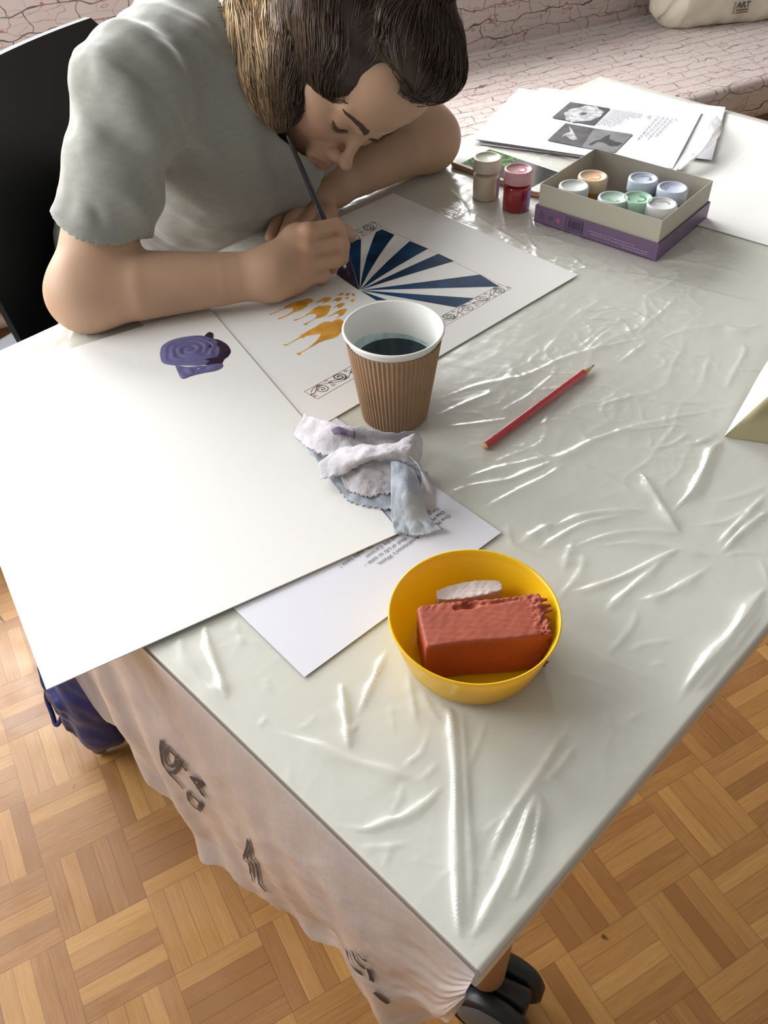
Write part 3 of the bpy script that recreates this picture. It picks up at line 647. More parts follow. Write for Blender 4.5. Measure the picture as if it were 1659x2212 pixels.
px_stroke([(352,1597),(351,1612),(352,1630),(356,1650),(367,1665),(381,1667),(388,1655),(390,1641),(407,1663)], .0042)
px_stroke([(352,1597),(366,1612),(384,1631),(398,1643),(408,1654)], .0030)
px_stroke([(361,1613),(360,1634),(364,1646),(372,1654),(381,1650),(384,1638),(382,1631),(372,1622),(362,1613)], .0040)
px_stroke([(368,1668),(384,1684),(400,1702)], .0046); px_stroke([(364,1662),(376,1675)], .0050)
px_stroke([(443,1693),(430,1683),(417,1677),(430,1697),(443,1717)], .0052); px_stroke([(438,1690),(431,1702)], .0048)
px_stroke([(411,1710),(425,1722),(438,1735),(435,1750),(424,1742),(412,1728),(409,1716),(411,1710)], .0048)
px_stroke([(540,1812),(528,1852),(541,1862),(548,1902)], .0032); px_stroke([(540,1812),(546,1850),(556,1862),(562,1905),(578,1924)], .0032); px_stroke([(541,1832),(536,1852),(548,1862),(554,1892)], .0022)
px_stroke([(752,2048),(758,2072),(770,2090),(786,2100)], .0036); px_stroke([(764,2050),(770,2068),(782,2082),(792,2088)], .0034); px_stroke([(776,2055),(786,2068),(796,2072)], .0026); px_stroke([(800,2090),(806,2116)], .004); px_stroke([(812,2140),(826,2152),(843,2164)], .006)
pr.build('printed_lettering', M_print, cover)
# ================================================================== papers and the painting
Z0 = .0016
M_paper = mat('white_cartridge_paper', (.80, .79, .76), .75, spec=.25, bump=(420, .22, .0004))
M_print_paper = mat('white_copier_paper', (.70, .70, .76), .6, spec=.35)
M_tone = mat('black_toner', (.07, .07, .08), .6)
def sheet(mb, c, z, th, edge_curl=None, n=2):
    """thin sheet from 4 xy corners in order"""
    c = [np.array(q[:2], float) for q in c]; n1, n2 = n, n; top = np.zeros((n1, n2, 3))
    for i in range(n1):
        for j in range(n2):
            u_, v_ = i / (n1 - 1), j / (n2 - 1); p = (c[0] * (1 - u_) + c[1] * u_) * (1 - v_) + (c[3] * (1 - u_) + c[2] * u_) * v_
            top[i, j] = (p[0], p[1], z + th + (edge_curl(u_, v_) if edge_curl else 0))
    bot = top - [0, 0, th]; e = np.cross(top[-1, 0] - top[0, 0], top[0, -1] - top[0, 0])[2]
    if e < 0: top = top[:, ::-1]; bot = bot[:, ::-1]
    mb.grid(top); mb.grid(bot[::-1]); vs, fs = rimfaces(top, bot); mb.add(vs, fs); return mb
# ---- A4 sheet with a printed verse (lowest)
C1, C2 = at(1082, 1155), at(660, 1465); xa = C2 - C1; LX = .210; xa /= np.linalg.norm(xa); ya = np.array([-xa[1], xa[0], 0])
verse = thing('verse_sheet', 'white A4 sheet with four printed lines of verse, half under the big drawing paper', 'paper')
a = MB(); sheet(a, [C1, C1 + xa * LX, C1 + xa * LX - ya * .297, C1 - ya * .297], Z0, .00018, lambda u_, v_: .0010 * (1 - v_) * (1 - u_) ** 2 + .0004 * u_ * (1 - v_), 12); a.build('page', M_print_paper, verse)
a = MB()
def verse_line(s_, xend, yb):
    v, f_ = text_mesh(s_, .0052); wdt = v[:, 0].max(); k = (xend - .0165) / max(wdt, 1e-6); k = min(max(k, .8), 1.35)
    x0 = xend - wdt * k; a.add([C1 + xa * (x0 + q[0] * k) + ya * (yb + q[1] * 1.0) + [0, 0, Z0 + .0012] for q in v], f_)
verse_line("One Moment in Annihilation's Waste,", .0985, -.0455); verse_line('One Moment, of the Well of Life to taste \u2013', .1075, -.0520)
verse_line('The Stars are setting and the Caravan', .1000, -.0585); verse_line('Starts for the Dawn of Nothing \u2013 Oh, make haste !', .1225, -.0650)
a.build('printed_verse', M_tone, verse)
# ---- painting in progress
PA, PB, PC = at(858, 418), at(1248, 598), at(735, 900)
ux = PC - PB; PL = .42; ux /= np.linalg.norm(ux); uy = np.array([ux[1], -ux[0], 0]) ; 
if (PA - PB) @ uy < 0: uy = -uy
PW = np.linalg.norm(PA - PB)
paint = thing('painting_sheet', 'thick white sheet painted with dark blue rays, orange camels and scrollwork borders', 'painting')
ZP = Z0 + .0004; zt = ZP + .0009
a = MB(); sheet(a, [PB, PB + ux * PL, PB + ux * PL + uy * PW, PB + uy * PW], ZP, .0008); a.build('paper', M_paper, paint)
M_blue = mat('dark_blue_gouache', (.004, .036, .098), .62, spec=.15, var=(28, .65)); M_blue2 = mat('purple_black_wet_paint', (.022, .015, .05), .45, var=(50, .4))
M_or = mat('orange_wash', (.68, .33, .045), .55, var=(60, .30)); M_penb = mat('brown_pen_line', (.12, .055, .03), .6); M_peng = mat('green_ink', (.05, .07, .03), .6); M_penr = mat('red_brown_line', (.35, .10, .07), .6)
CC = (777, 627)
def pxpoly(mb, pts, z):
    mb.poly([at(x, y, z)[:2] for x, y in pts], z); return mb
def ray(edge, curv=.0):
    e0, e1 = edge[0], edge[-1]; P0 = [(CC[0] + (e0[0] - CC[0]) * t + 0, CC[1] + (e0[1] - CC[1]) * t) for t in (.02, .3, .6, .85)]
    P1 = [(CC[0] + (e1[0] - CC[0]) * t, CC[1] + (e1[1] - CC[1]) * t) for t in (.85, .6, .3, .02)]
    P0 = [(x + curv * 4 * t * (1 - t), y) for (x, y), t in zip(P0, (.02, .3, .6, .85))]; P1 = [(x + curv * 4 * t * (1 - t), y) for (x, y), t in zip(P1, (.85, .6, .3, .02))]
    return P0 + edge + P1
a = MB()
for ed, cv in (([(748, 527), (780, 516)], 0), ([(812, 501), (825, 495), (852, 507)], -5), ([(885, 521), (925, 537)], -4), ([(947, 548), (981, 564)], -3), ([(1037, 593), (1079, 619)], 0), ([(1024, 644), (1006, 654), (986, 664)], 0), ([(836, 648), (813, 649)], 0)):
    pxpoly(a, ray(ed, cv), zt)
a.build('blue_rays', M_blue, paint)
a = MB(); pxpoly(a, [(776, 627), (727, 592), (735, 560), (748, 527), (757, 560)], zt + .00005); pxpoly(a, [(776, 627), (748, 608), (727, 592), (736, 598)], zt + .0001); a.build('wet_dark_ray', M_blue2, paint)
cam_ = [
 [(1205,590),(1160,550),(1100,548),(1040,570),(1005,595),(940,585),(860,600),(800,630),(720,680),(560,770),(470,820),(455,850),(330,925),(240,975),(170,978),(175,992),(235,1000),(260,975),(340,935),(455,870),(510,868),(560,835),(690,815),(815,797),(790,850),(740,920),(660,990),(600,1035),(470,1110),(395,1130),(400,1140),(440,1165),(470,1150),(480,1120),(600,1050),(680,1010),(780,950),(900,905),(1000,880),(1080,850),(1130,810),(1170,750),(1215,660),(1230,620)],
 [(690,225),(660,200),(600,192),(540,210),(400,245),(280,290),(200,330),(170,365),(0,440),(-60,465),(-50,478),(0,452),(180,375),(280,350),(340,350),(345,400),(310,430),(200,490),(75,535),(75,548),(110,552),(220,500),(360,430),(480,390),(560,340),(610,280),(660,265)],
 [(1000,330),(960,308),(890,315),(780,320),(700,360),(640,420),(560,470),(545,490),(440,535),(345,560),(350,572),(390,575),(450,540),(560,495),(620,462),(735,458),(735,510),(700,545),(620,590),(520,630),(520,645),(565,650),(600,615),(720,540),(800,522),(900,490),(960,410),(975,360)],
 [(1265,375),(1230,368),(1150,385),(1060,430),(1000,470),(920,510),(925,515),(1000,490),(1040,462),(1115,455),(1125,490),(1090,520),(1035,545),(1100,525),(1140,500),(1200,470),(1245,410)],
 [(990,180),(940,172),(870,180),(820,215),(740,260),(705,270),(760,268),(850,232),(860,250),(830,275),(900,260),(960,240),(985,210)],
 [(1180,180),(1110,178),(1050,205),(1000,240),(1060,230),(1100,250),(1140,235),(1165,210)], [(1220,270),(1160,270),(1100,295),(1060,330),(1010,365),(1100,330),(1115,365),(1180,330),(1215,300)],
 [(1210,105),(1170,98),(1130,120),(1090,150),(1150,140),(1190,135)], [(1315,100),(1260,105),(1220,140),(1270,150),(1300,130)], [(1400,130),(1370,100),(1330,120),(1370,160)], [(1305,165),(1260,170),(1215,205),(1270,205)], [(1400,205),(1350,210),(1305,240),(1360,260)]]
a = MB()
for c in cam_: pxpoly(a, [(590 + x / 7.9, 620 + y / 7.9) for x, y in c], zt)
a.build('orange_camels', M_or, paint)
# scrollwork bands (two long edges of the picture)
def band(p0, p1, width_px_pts, turns, n_):
    """p0->p1 one long edge, q0->q1 the other"""
    q0, q1 = width_px_pts; a0, a1, b0, b1 = (at(*p) for p in (p0, p1, q0, q1)); L = a1 - a0; mr = MB(); mk = MB(); mg = MB()
    for s_, e_ in ((a0, a1), (b0, b1), (a0, b0), (a1, b1)): mr.ribbon(resample([s_[:2], e_[:2]], 12), .0006, zt)
    W_ = b0 - a0; N = n_
    for i in range(N):
        t0 = (i + .5) / N; base = a0 + L * t0 + W_ * (.5 + .12 * (-1) ** i); r0 = np.linalg.norm(W_) * .45; sg_ = (-1) ** i
        sp_ = [base + (L / np.linalg.norm(L) * math.cos(th) + W_ / np.linalg.norm(W_) * math.sin(th) * sg_) * r0 * (.18 + .82 * th / (turns * 6.283)) for th in np.linspace(0, turns * 6.283, 40)]
        (mk if i % 3 else mg).ribbon(np.array(sp_), .0009 if i % 3 else .0014, zt)
        nx = base + L / N * .5 - W_ * .12 * sg_; tail = smooth_curve([sp_[-1], (sp_[-1] + nx) / 2 + W_ * .18 * sg_, nx + W_ * .15 * sg_, nx + W_ * .05 * sg_, nx - L / N * .08], 20); mk.ribbon(tail, .0009, zt)
        mg.poly([(base + np.array([math.cos(k), math.sin(k), 0]) * .0008)[:2] for k in np.linspace(0, 6.28, 8)[:-1]], zt)
        sm = base + L / N * .5 + W_ * .28 * sg_; mr.ribbon([sm + np.array([math.cos(k), math.sin(k), 0]) * r0 * .30 * (1 - k / 9) for k in np.linspace(0, 7, 22)], .0007, zt)
    vs_ = [a0 + L * t + W_ * (.5 - .40 * math.sin(t * N * math.pi)) for t in np.linspace(.01, .99, 14 * N)]; mk.ribbon(np.array(vs_), .0007, zt)
    for i in range(N):
        for dt_, rr_, sd_ in ((.06, .16, 1), (.42, .20, -1)):
            c_ = a0 + L * (i + dt_) / N + W_ * (.5 + .30 * sd_ * (-1) ** i); r_ = np.linalg.norm(W_) * rr_
            mk.ribbon([c_ + np.array([math.cos(k), math.sin(k), 0]) * r_ * (1 - k / 10) for k in np.linspace(0, 8, 24)], .0006, zt)
    return mr, mk, mg
full = [band((1079, 619), (658, 851), ((1104, 627), (686, 867)), 1.75, 11), band((825, 494), (560, 640), ((805, 483), (540, 628)), 1.75, 7)]
for nm, idx, mm in (('red_border_lines', 0, M_penr), ('brown_scroll_lines', 1, M_penb), ('green_scroll_lines', 2, M_peng)):
    a = MB(); 
    for fb in full: a.add(fb[idx].v, fb[idx].f)
    if idx == 0: a.ribbon(resample([at(825, 494)[:2], at(1079, 619)[:2]], 10), .0005, zt)
    a.build(nm, mm, paint)
# ---- large drawing paper with the paint blob
W0, W1, W2 = at(450, 665, .003), at(865, 1152, .003), at(95, 1487, .003); wu = W0 - W1; wu[2] = 0; wu /= np.linalg.norm(wu); wv = np.array([wu[1], -wu[0], 0])
if (W2 - W1) @ wv < 0: wv = -wv
big = thing('drawing_paper', 'large blank sheet of thick drawing paper with a purple paint blob, overhanging the table corner', 'paper')
ZW = ZP + .0014
a = MB(); sheet(a, [W1, W1 + wu * .420, W1 + wu * .420 + wv * .297, W1 + wv * .297], ZW, .0009); a.build('sheet', M_paper, big)
M_pur = mat('wet_lilac_acrylic', (.135, .125, .27), .25, spec=.6); M_purd = mat('wet_dark_purple_acrylic', (.022, .012, .035), .2)
def px_blob(pts, hgt, m_, name, seed, groove):
    o_ = np.array([at(*p)[:2] for p in pts]); o_ = smooth_curve(np.vstack([o_, o_[:1]]), 72)[:-1]; c_ = o_.mean(0); R = 18; P = np.zeros((R, len(o_) + 1, 3))
    for i in range(R):
        u_ = i / (R - 1); q = c_ + (o_ - c_) * u_; q = np.vstack([q, q[:1]])
        q3 = np.column_stack([q, np.full(len(q), seed)]); ang_ = np.arctan2(*(q - c_).T)
        z = hgt * (1 - u_ ** 5) * (.55 + .18 * wob(q3, 120) + .22 * np.sin(u_ * groove + ang_ * 1.0 + wob(q3, 60) * 2)) if u_ < 1 else np.zeros(len(q))
        P[i] = np.column_stack([q, ZW + .0010 + np.maximum(z, 0 if u_ == 1 else .0003)])
    return MB().grid(P[:, ::-1] if True else P).build(name, m_, big, True)
b2 = px_blob([(440,736),(452,725),(462,728),(462,738),(476,742),(492,752),(500,766),(494,778),(486,784),(478,795),(455,796),(420,795),(375,794),(420,770)], .0018, M_purd, 'dark_paint_blob', 1., 6)
b1 = px_blob([(347,772),(352,755),(372,742),(400,735),(430,732),(455,736),(472,745),(481,760),(476,778),(460,790),(435,797),(400,797),(370,796),(352,790)], .0042, M_pur, 'paint_blob', 2., 26)
b3 = px_blob([(380,797),(410,800),(445,797),(478,792),(483,800),(470,808),(440,814),(415,820),(395,826),(386,812)], .0022, M_pur, 'paint_smear', 3., 9)
# ---- stack of printed sheets at the far side
stk_c = [at(1145, 178, .008), at(1018, 298, .008), None, None]; s0, s1 = stk_c[0], stk_c[1]
sy = at(1447, 364, .008) - s1; sy[2] = 0; sy /= np.linalg.norm(sy); sx = np.array([-sy[1], sy[0], 0])
M_img1 = mat('printed_grey_photo', (.20, .19, .20), .5, var=(70, .5))
def page(nm, lab, o_, ang_, z, w_=.21, l_=.297, m_=None, grp=None, curl=0):
    d = np.array([sy[0] * math.cos(ang_) - sy[1] * math.sin(ang_), sy[0] * math.sin(ang_) + sy[1] * math.cos(ang_), 0]); e = np.array([-d[1], d[0], 0])
    a = MB(); sheet(a, [o_, o_ + d * l_, o_ + d * l_ + e * w_, o_ + e * w_], z, .0003, (lambda u_, v_: curl * (1 - v_) ** 2 * u_), 8)
    return tag(a.build(nm, m_ or M_print_paper), lab, 'paper', grp)
base_o = s1 * [1, 1, 0]
page('printed_page', 'lowest white sheet of the paper stack, its right edge lifting beside the plastic', base_o + sy * .012 - sx * .004, .03, Z0 + .0006, curl=.004)
page('printed_page', 'white sheet second from the bottom of the paper stack, edge showing behind the paint box', base_o + sy * .006 + sx * .004, -.035, Z0 + .0022, curl=.004)
page('printed_page', 'white sheet sticking out at the rear of the stack above the printed page', base_o + sx * .035 + sy * .045, .07, Z0 + .0038)
ptop = thing('printed_handout', 'top sheet of the stack, printed with grey photos and blocks of small text', 'paper')
zz = Z0 + .0055; PWid = .225
crl = lambda u_, v_: .0010 * (1 - v_) * u_
a = MB(); sheet(a, [base_o, base_o + sy * .297, base_o + sy * .297 + sx * PWid, base_o + sx * PWid], zz, .0003, crl, 10); a.build('page', M_print_paper, ptop)
zi = zz + .0016
def ipoly(mb, pts, z=zi): mb.poly([at(x, y, z)[:2] for x, y in pts], z); return mb
M_im = [mat('photo_dark_grey', (.065, .06, .065), .5, var=(60, .5)), mat('photo_light_grey', (.42, .42, .43), .5, var=(120, .45)), mat('photo_mid_grey', (.17, .17, .175), .5, var=(35, .35)), mat('photo_black', (.03, .03, .032), .5)]
a = MB(); ipoly(a, [(1232,220),(1318,234),(1282,270),(1192,254)]); f0 = len(a.f)
ph1 = a.build('printed_flower_photo', M_im[0], ptop)
a = MB(); rr = random.Random(4)
fc = at(1260, 246, zi); ex_, ey_ = (at(1300, 253, zi) - fc), (at(1290, 226, zi) - fc) * .95
for k in range(9):
    an = k * .7 ; pc_ = fc + ex_ * .52 * math.cos(an) + ey_ * .5 * math.sin(an)
    a.poly([(pc_ + (ex_ * math.cos(t) * .36 + ey_ * math.sin(t) * .36) * (1 + .12 * math.sin(3 * t + k)))[:2] for t in np.linspace(0, 6.283, 16)[:-1]], zi + .0001 + k * .00001)
a.build('printed_flower', M_im[1], ptop)
a = MB(); ipoly(a, [(1222,266),(1284,277),(1256,318),(1182,303)]); a.build('printed_bird_photo', M_im[0], ptop)
a = MB(); ipoly(a, [(1284,277),(1367,290),(1328,330),(1256,318)]); a.build('printed_whale_photo', M_im[2], ptop)
a = MB(); ipoly(a, [(1229,272),(1236,280),(1240,288),(1246,298),(1247,301),(1238,303),(1230,299),(1221,292),(1212,296),(1222,288),(1232,285)], zi + .0001); a.build('printed_bird', M_im[1], ptop)
a = MB(); ipoly(a, [(1318,290),(1316,300),(1330,306),(1345,309),(1335,315),(1318,316),(1305,308),(1292,306),(1278,314),(1270,312),(1285,304),(1298,301),(1306,295)], zi + .0001); a.build('printed_tail', M_im[3], ptop)
a = MB()
def textblock(p0, p1, p2, rows, fill, w_):
    """lines run p0->p1, stacked towards p2"""
    P0, P1, P2 = at(*p0, zi), at(*p1, zi), at(*p2, zi)
    for r in range(rows):
        o_ = P0 + (P2 - P0) * r / max(rows - 1, 1); d = P1 - P0; t = 0; end = fill[r % len(fill)]
        while t < end - .02:
            ln = rr.uniform(.05, .13); e = min(t + ln, end); a.ribbon([(o_ + d * t)[:2], (o_ + d * e)[:2]], w_, zi); t = e + .03
textblock((1326,236),(1288,270),(1388,246),14, [1, .98, .95, 1, .9, 1, .97, .93, .75, .45, .3, .3, .28, .26], .0009)
textblock((1402,248),(1398,256),(1406,249),2, [1.0], .0011)
textblock((1423,251),(1376,303),(1424,251),1, [1.0], .0011)
textblock((1434,253),(1394,294),(1453,256),3, [1.0, 1.12, .95], .0010)
textblock((1461,257),(1459,260),(1462,257),1, [1.0], .0012)
a.build('printed_text', M_tone, ptop)
# ---- big blank sheet at the far right
e0, e1, e2 = at(1455, 366, .002), at(1545, 497, .002), at(1659, 530, .002)
M_pap2 = M_paper
d1 = e2 - e1; d1[2] = 0; d1 /= np.linalg.norm(d1); d2 = np.array([-d1[1], d1[0], 0])
a = MB(); sheet(a, [e1 - d1 * .06, e1 + d1 * .30, e1 + d1 * .30 + d2 * .42, e1 - d1 * .06 + d2 * .42], Z0, .0007)
tag(a.build('blank_paper', M_pap2), 'big blank white sheet lying at the right behind the paint box', 'paper')
b0_ = at(1303, 172, .002); b1_ = at(1659, 268, .002) - b0_; b1_[2] = 0; b1_ /= np.linalg.norm(b1_); b2_ = np.array([b1_[1], -b1_[0], 0])
if b2_[1] > 0: b2_ = -b2_
a = MB(); sheet(a, [b0_, b0_ + b1_ * .42, b0_ + b1_ * .42 + b2_ * .30, b0_ + b2_ * .30], Z0 - .0008, .0006)
tag(a.build('blank_paper', M_pap2), 'blank white sheet along the far table edge, partly beneath the paper stack', 'paper')
# ---- crumpled clear plastic fold between the stack and the blank sheet
pl_c = [[(1548,252,.004),(1560,268,.016),(1550,300,.012),(1500,345,.010),(1465,372,.004)], [(1535,262,.012),(1540,285,.022),(1520,320,.020),(1488,352,.014),(1458,370,.005)], [(1528,256,.003),(1515,290,.006),(1495,320,.006),(1470,345,.004),(1452,365,.003)]]
G = bil([[at(x, y, h) for x, y, h in r] for r in pl_c], 24, 40); G[..., 2] += np.maximum(0, wob(G, 120)) * .003
tag(MB().grid(G).build('plastic_fold', M_film, None, True), 'crumpled fold of clear plastic film beside the paper stack', 'plastic film')
# ---- bent sheet at the right edge
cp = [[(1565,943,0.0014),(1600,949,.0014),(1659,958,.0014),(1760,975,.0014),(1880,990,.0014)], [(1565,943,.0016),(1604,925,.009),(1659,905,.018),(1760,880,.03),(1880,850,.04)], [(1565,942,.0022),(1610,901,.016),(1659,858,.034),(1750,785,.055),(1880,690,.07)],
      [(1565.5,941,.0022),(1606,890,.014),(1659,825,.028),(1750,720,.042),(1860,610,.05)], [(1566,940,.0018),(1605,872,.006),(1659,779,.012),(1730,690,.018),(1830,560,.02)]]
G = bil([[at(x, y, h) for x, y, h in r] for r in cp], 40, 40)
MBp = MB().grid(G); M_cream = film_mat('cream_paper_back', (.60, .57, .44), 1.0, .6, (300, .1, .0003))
MBp.m = [1 if (k // 39) < 20 else 0 for k in range(len(MBp.f))]  # near half of the sheet gets the darker khaki, far half white
bp_ = MBp.build('bent_paper', [mat('stiff_white_card_face', (.80, .79, .74), .7, bump=(300, .1, .0003)), mat('khaki_card_near_half', (.40, .35, .20), .8, bump=(300, .1, .0003))], None, True); tag(bp_, 'stiff cream sheet bent up into a curl at the right edge of the table', 'paper')
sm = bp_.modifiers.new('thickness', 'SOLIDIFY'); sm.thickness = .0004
# ================================================================== things on the table
ZF = .0012
# ---- paper cup
cc = at(855, 895, 0); cc = np.array([.0135, .671, ZF]); CH, CRt, CRb = .097, .0435, .0300
cup = thing('paper_cup', 'white paper cup in a ribbed brown sleeve, half full of dark blue water', 'cup')
M_cupw = mat('white_coated_card', (.80, .80, .76), .35); M_kraft = mat('brown_corrugated_sleeve', (.36, .225, .13), .75, var=(60, .08))
R_ = lambda h: CRb + (CRt - CRb) * h / CH
a = MB(); pr_ = [(0.0001, .006), (R_(.006) - .001, .006), (R_(.006) - .001, 0), (R_(0), 0)] + [(R_(h), h) for h in np.linspace(.004, CH - .003, 12)]
rim = [(CRt + .0013 + .0014 * math.cos(t), CH - .0014 + .0014 * math.sin(t)) for t in np.linspace(-2.4, 3.2, 14)]
pr_ += rim + [(R_(h) - .0006, h) for h in np.linspace(CH - .004, .0075, 14)] + [(.0001, .0075)]
a.lathe(cc, pr_, 120); a.build('cup_body', M_cupw, cup, True)
a = MB(); NR = 62
rib = lambda r, h, t: r + .00070 * math.cos(t * NR)
sh = np.linspace(.0008, CH - .0090, 22)
a.lathe(cc, [(R_(h) + .0010, h) for h in sh], NR * 8, rf=rib, closed=False); 
a.v = a.v; a.f = a.f[:-2]; a.m = a.m[:-2]; a.build('cup_sleeve', M_kraft, cup, True)
WH = .060; M_water = mat('dark_blue_paint_water', (.005, .009, .030), .12, spec=.25); M_stain = mat('pale_blue_stain_on_card', (.52, .66, .66), .4, var=(90, .3))
tag(MB().lathe(cc, [(.0001, WH + .0001), (R_(WH) * .6, WH), (R_(WH) - .0022, WH), (R_(WH) - .0006, WH + .0006)], 90).build('water', M_water, cup, True))
a = MB(); n_ = 90; top = []; bot = []
for k in range(n_ + 1):
    t = 2 * math.pi * k / n_; hh = .0030 + .0065 * max(0, math.sin(t * .5 + .2)) ** 3 + .0008 * math.sin(t * 3); 
    for lst, h in ((bot, WH - .001), (top, WH + hh)): lst.append(cc + [(R_(h) - .0008) * math.cos(t), (R_(h) - .0008) * math.sin(t), h])
a.grid(np.array([bot, top])[:, ::-1]); a.build('blue_stain', M_stain, cup, True)
# ---- pencil
p0, p1 = at(1047, 965, .0045), at(1285, 788, .0045); pd = p1 - p0; pl_len = np.linalg.norm(pd); pd /= pl_len; p0[2] = p1[2] = ZF + .0036
M_red = mat('glossy_red_lacquer', (.46, .022, .03), .22, coat=.5); M_wood = mat('bare_cedar', (.55, .36, .21), .7); M_lead = mat('graphite', (.05, .05, .055), .35)
pen = thing('red_pencil', 'red hexagonal pencil with a sharpened tip lying on the plastic', 'pencil')
a = MB(); a.lathe(p0, [(.0040, .0003), (.0040, pl_len - .019)], 6, ax=pd); b_ = a.build('barrel', M_red, pen)
bv = b_.modifiers.new('soft_edges', 'BEVEL'); bv.width = .0005; bv.segments = 2
a = MB(); a.lathe(p0, [(.0036, pl_len - .0195), (.0037, pl_len - .0185), (.0012, pl_len - .0055)], 24, ax=pd); a.build('wood', M_wood, pen, True); MB().lathe(p0, [(.0001, -.0004), (.0036, 0), (.0036, .0006)], 20, ax=pd).build('wood', M_wood, pen, True)
a = MB(); a.lathe(p0, [(.0012, pl_len - .0056), (.0002, pl_len - .0005)], 14, ax=pd); a.build('lead', M_lead, pen, True)
# ---- yellow bowl with modelling clay
M_yel = mat('glossy_yellow_plastic', (.90, .60, .012), .3, coat=.3, sss=.0); g = M_yel.node_tree; pb = g.nodes['Principled BSDF']
tl = g.nodes.new('ShaderNodeBsdfTranslucent'); tl.inputs[0].default_value = (1, .70, .03, 1); ms = g.nodes.new('ShaderNodeMixShader'); ms.inputs[0].default_value = .30
g.links.new(pb.outputs[0], ms.inputs[1]); g.links.new(tl.outputs[0], ms.inputs[2]); g.links.new(ms.outputs[0], [x for x in g.nodes if x.type == 'OUTPUT_MATERIAL'][0].inputs[0])
bc = np.array([.0615, .3865, ZF]); bowl = thing('yellow_bowl', 'round yellow plastic bowl holding a block of terracotta clay', 'bowl'); BH = .044
prof = [(.0001, 0), (.042, 0), (.0475, .0015), (.0508, .006), (.0556, .022), (.0590, .038), (.0600, .0415), (.0611, BH - .0014), (.0606, BH), (.0593, BH - .0004), (.0586, BH - .003), (.0574, .038), (.0540, .022), (.0492, .0065), (.0460, .0035), (.040, .0025), (.0001, .0025)]
MB().lathe(bc, prof, 110).build('bowl_body', M_yel, bowl, True)
M_clay = mat('terracotta_modelling_clay', (.36, .072, .034), .62, bump=(160, .25, .0008), var=(40, .12)); M_wclay = mat('white_modelling_clay', (.66, .58, .54), .6, bump=(300, .3, .0006))
cs = SDF(.004)
def q_(x, y, h): return at(x, y, h)
tl_, tr_, bl_, br_ = q_(913, 1318, .040), q_(1163, 1306, .040), q_(926, 1409, .041), q_(1169, 1353, .041)
cu_ = (tr_ - tl_ + br_ - bl_); LCx = np.linalg.norm(cu_) / 2; cu_ /= np.linalg.norm(cu_); cn_ = np.cross(cu_, (tl_ + tr_ - bl_ - br_)); cn_ /= np.linalg.norm(cn_); cv_ = np.cross(cn_, cu_)
cctr = (tl_ + tr_ + bl_ + br_) / 4; LCy = (np.linalg.norm(tl_ - bl_) + np.linalg.norm(tr_ - br_)) / 2; ang_ = 0
cn_ = np.array([0, 0, 1.0]) + .1 * cn_; cn_ /= np.linalg.norm(cn_); cv_ = np.cross(cn_, cu_); cv_ /= np.linalg.norm(cv_); cu_ = np.cross(cv_, cn_)
HX, HY, HZ = LCx / 2 + .003, .0185, .0200; ccz = cctr - cn_ * HZ
ccz[2] = max(ccz[2], ZF + .0035 + HZ)
CR_ = np.array([cu_, cv_, cn_])
def clay_fn(P):
    q = (P - ccz) @ CR_.T; q[:, 1] += .0015 * np.sin(q[:, 0] * 60); taper = 1 + q[:, 2] * 3.0
    d3 = np.abs(q) - np.array([HX, HY, HZ]) + .0018; d3[:, 1] += .0
    o = np.linalg.norm(np.maximum(d3, 0), axis=1) + np.minimum(d3.max(1), 0) - .0018
    edge = np.clip((q[:, 0] - HX * .70) / (HX * .3), 0, 1); o += edge * (.0022 * wob(q, 420) + .0014 * wob(q + 3, 900)) + np.clip((q[:, 1] - HY * .5) / .01, 0, 1) * .0009 * wob(q, 500) + .0002 * wob(q, 260)
    return o
cs._add(clay_fn, ccz, .06, '+', .001)
for k_, (ox, r_) in enumerate(((-.2, .0035), (-.12, .0028), (.42, .0022))):
    c0_ = ccz + cu_ * HX * ox + cv_ * HY * .72 + cn_ * HZ; cs.cap(c0_ - cu_ * .008, c0_ + cu_ * .010, r_ * .6, r_ * .35, .001, '-')
hc = ccz - cu_ * HX * .13 + cv_ * HY * .80 + cn_ * HZ
cs.ell(hc, (.0065, .004, .005), CR_, .001, '-')
for k_ in range(16):
    t_ = random.random(); c0_ = ccz + cu_ * (HX + .001) + cv_ * HY * (2 * t_ - 1) * .95 + cn_ * HZ * random.uniform(-.5, 1.0)
    cs.cap(c0_ - cu_ * .004, c0_ + cu_ * random.uniform(.0015, .005) + cn_ * random.uniform(-.002, .003) + cv_ * random.uniform(-.002, .002), random.uniform(.0016, .0028), .0012, .0015)
V, Q = cs.mesh(ccz - .062, ccz + .062, .0009)
tag(np_mesh('clay_block', V, Q, M_clay), 'rectangular block of terracotta clay with one torn crumbly end, in the yellow bowl', 'clay')
ws = SDF(.003); wa_, wb_ = at(942, 1284, .030), at(1085, 1262, .032); wd_ = wb_ - wa_; wl_ = np.linalg.norm(wd_); wd_ /= wl_
wn_ = np.array([-wd_[1], wd_[0], 0]); wn_ /= np.linalg.norm(wn_); wz_ = np.cross(wd_, wn_); 
if wz_[2] < 0: wz_ = -wz_
wc_ = (wa_ + wb_) / 2 - wz_ * .0105 + wn_ * .003
def wfn(P):
    q = (P - wc_) @ np.array([wd_, wn_, wz_]).T; q[:, 1] += (q[:, 2]) * .35
    top_ = .0105 + .0012 * np.sin((q[:, 0] / wl_ + .5) * 3.1); d = np.maximum(np.maximum(np.abs(q[:, 0]) - wl_ / 2 + np.abs(q[:, 1]) * .25, np.abs(q[:, 1]) - .0065 * np.sqrt(np.clip(1.05 - (q[:, 0] / wl_ * 1.9) ** 2, .05, 1)) - .001), np.maximum(q[:, 2] - top_, -q[:, 2] - .0115))
    return d * .8 + .0004 * wob(q, 350)
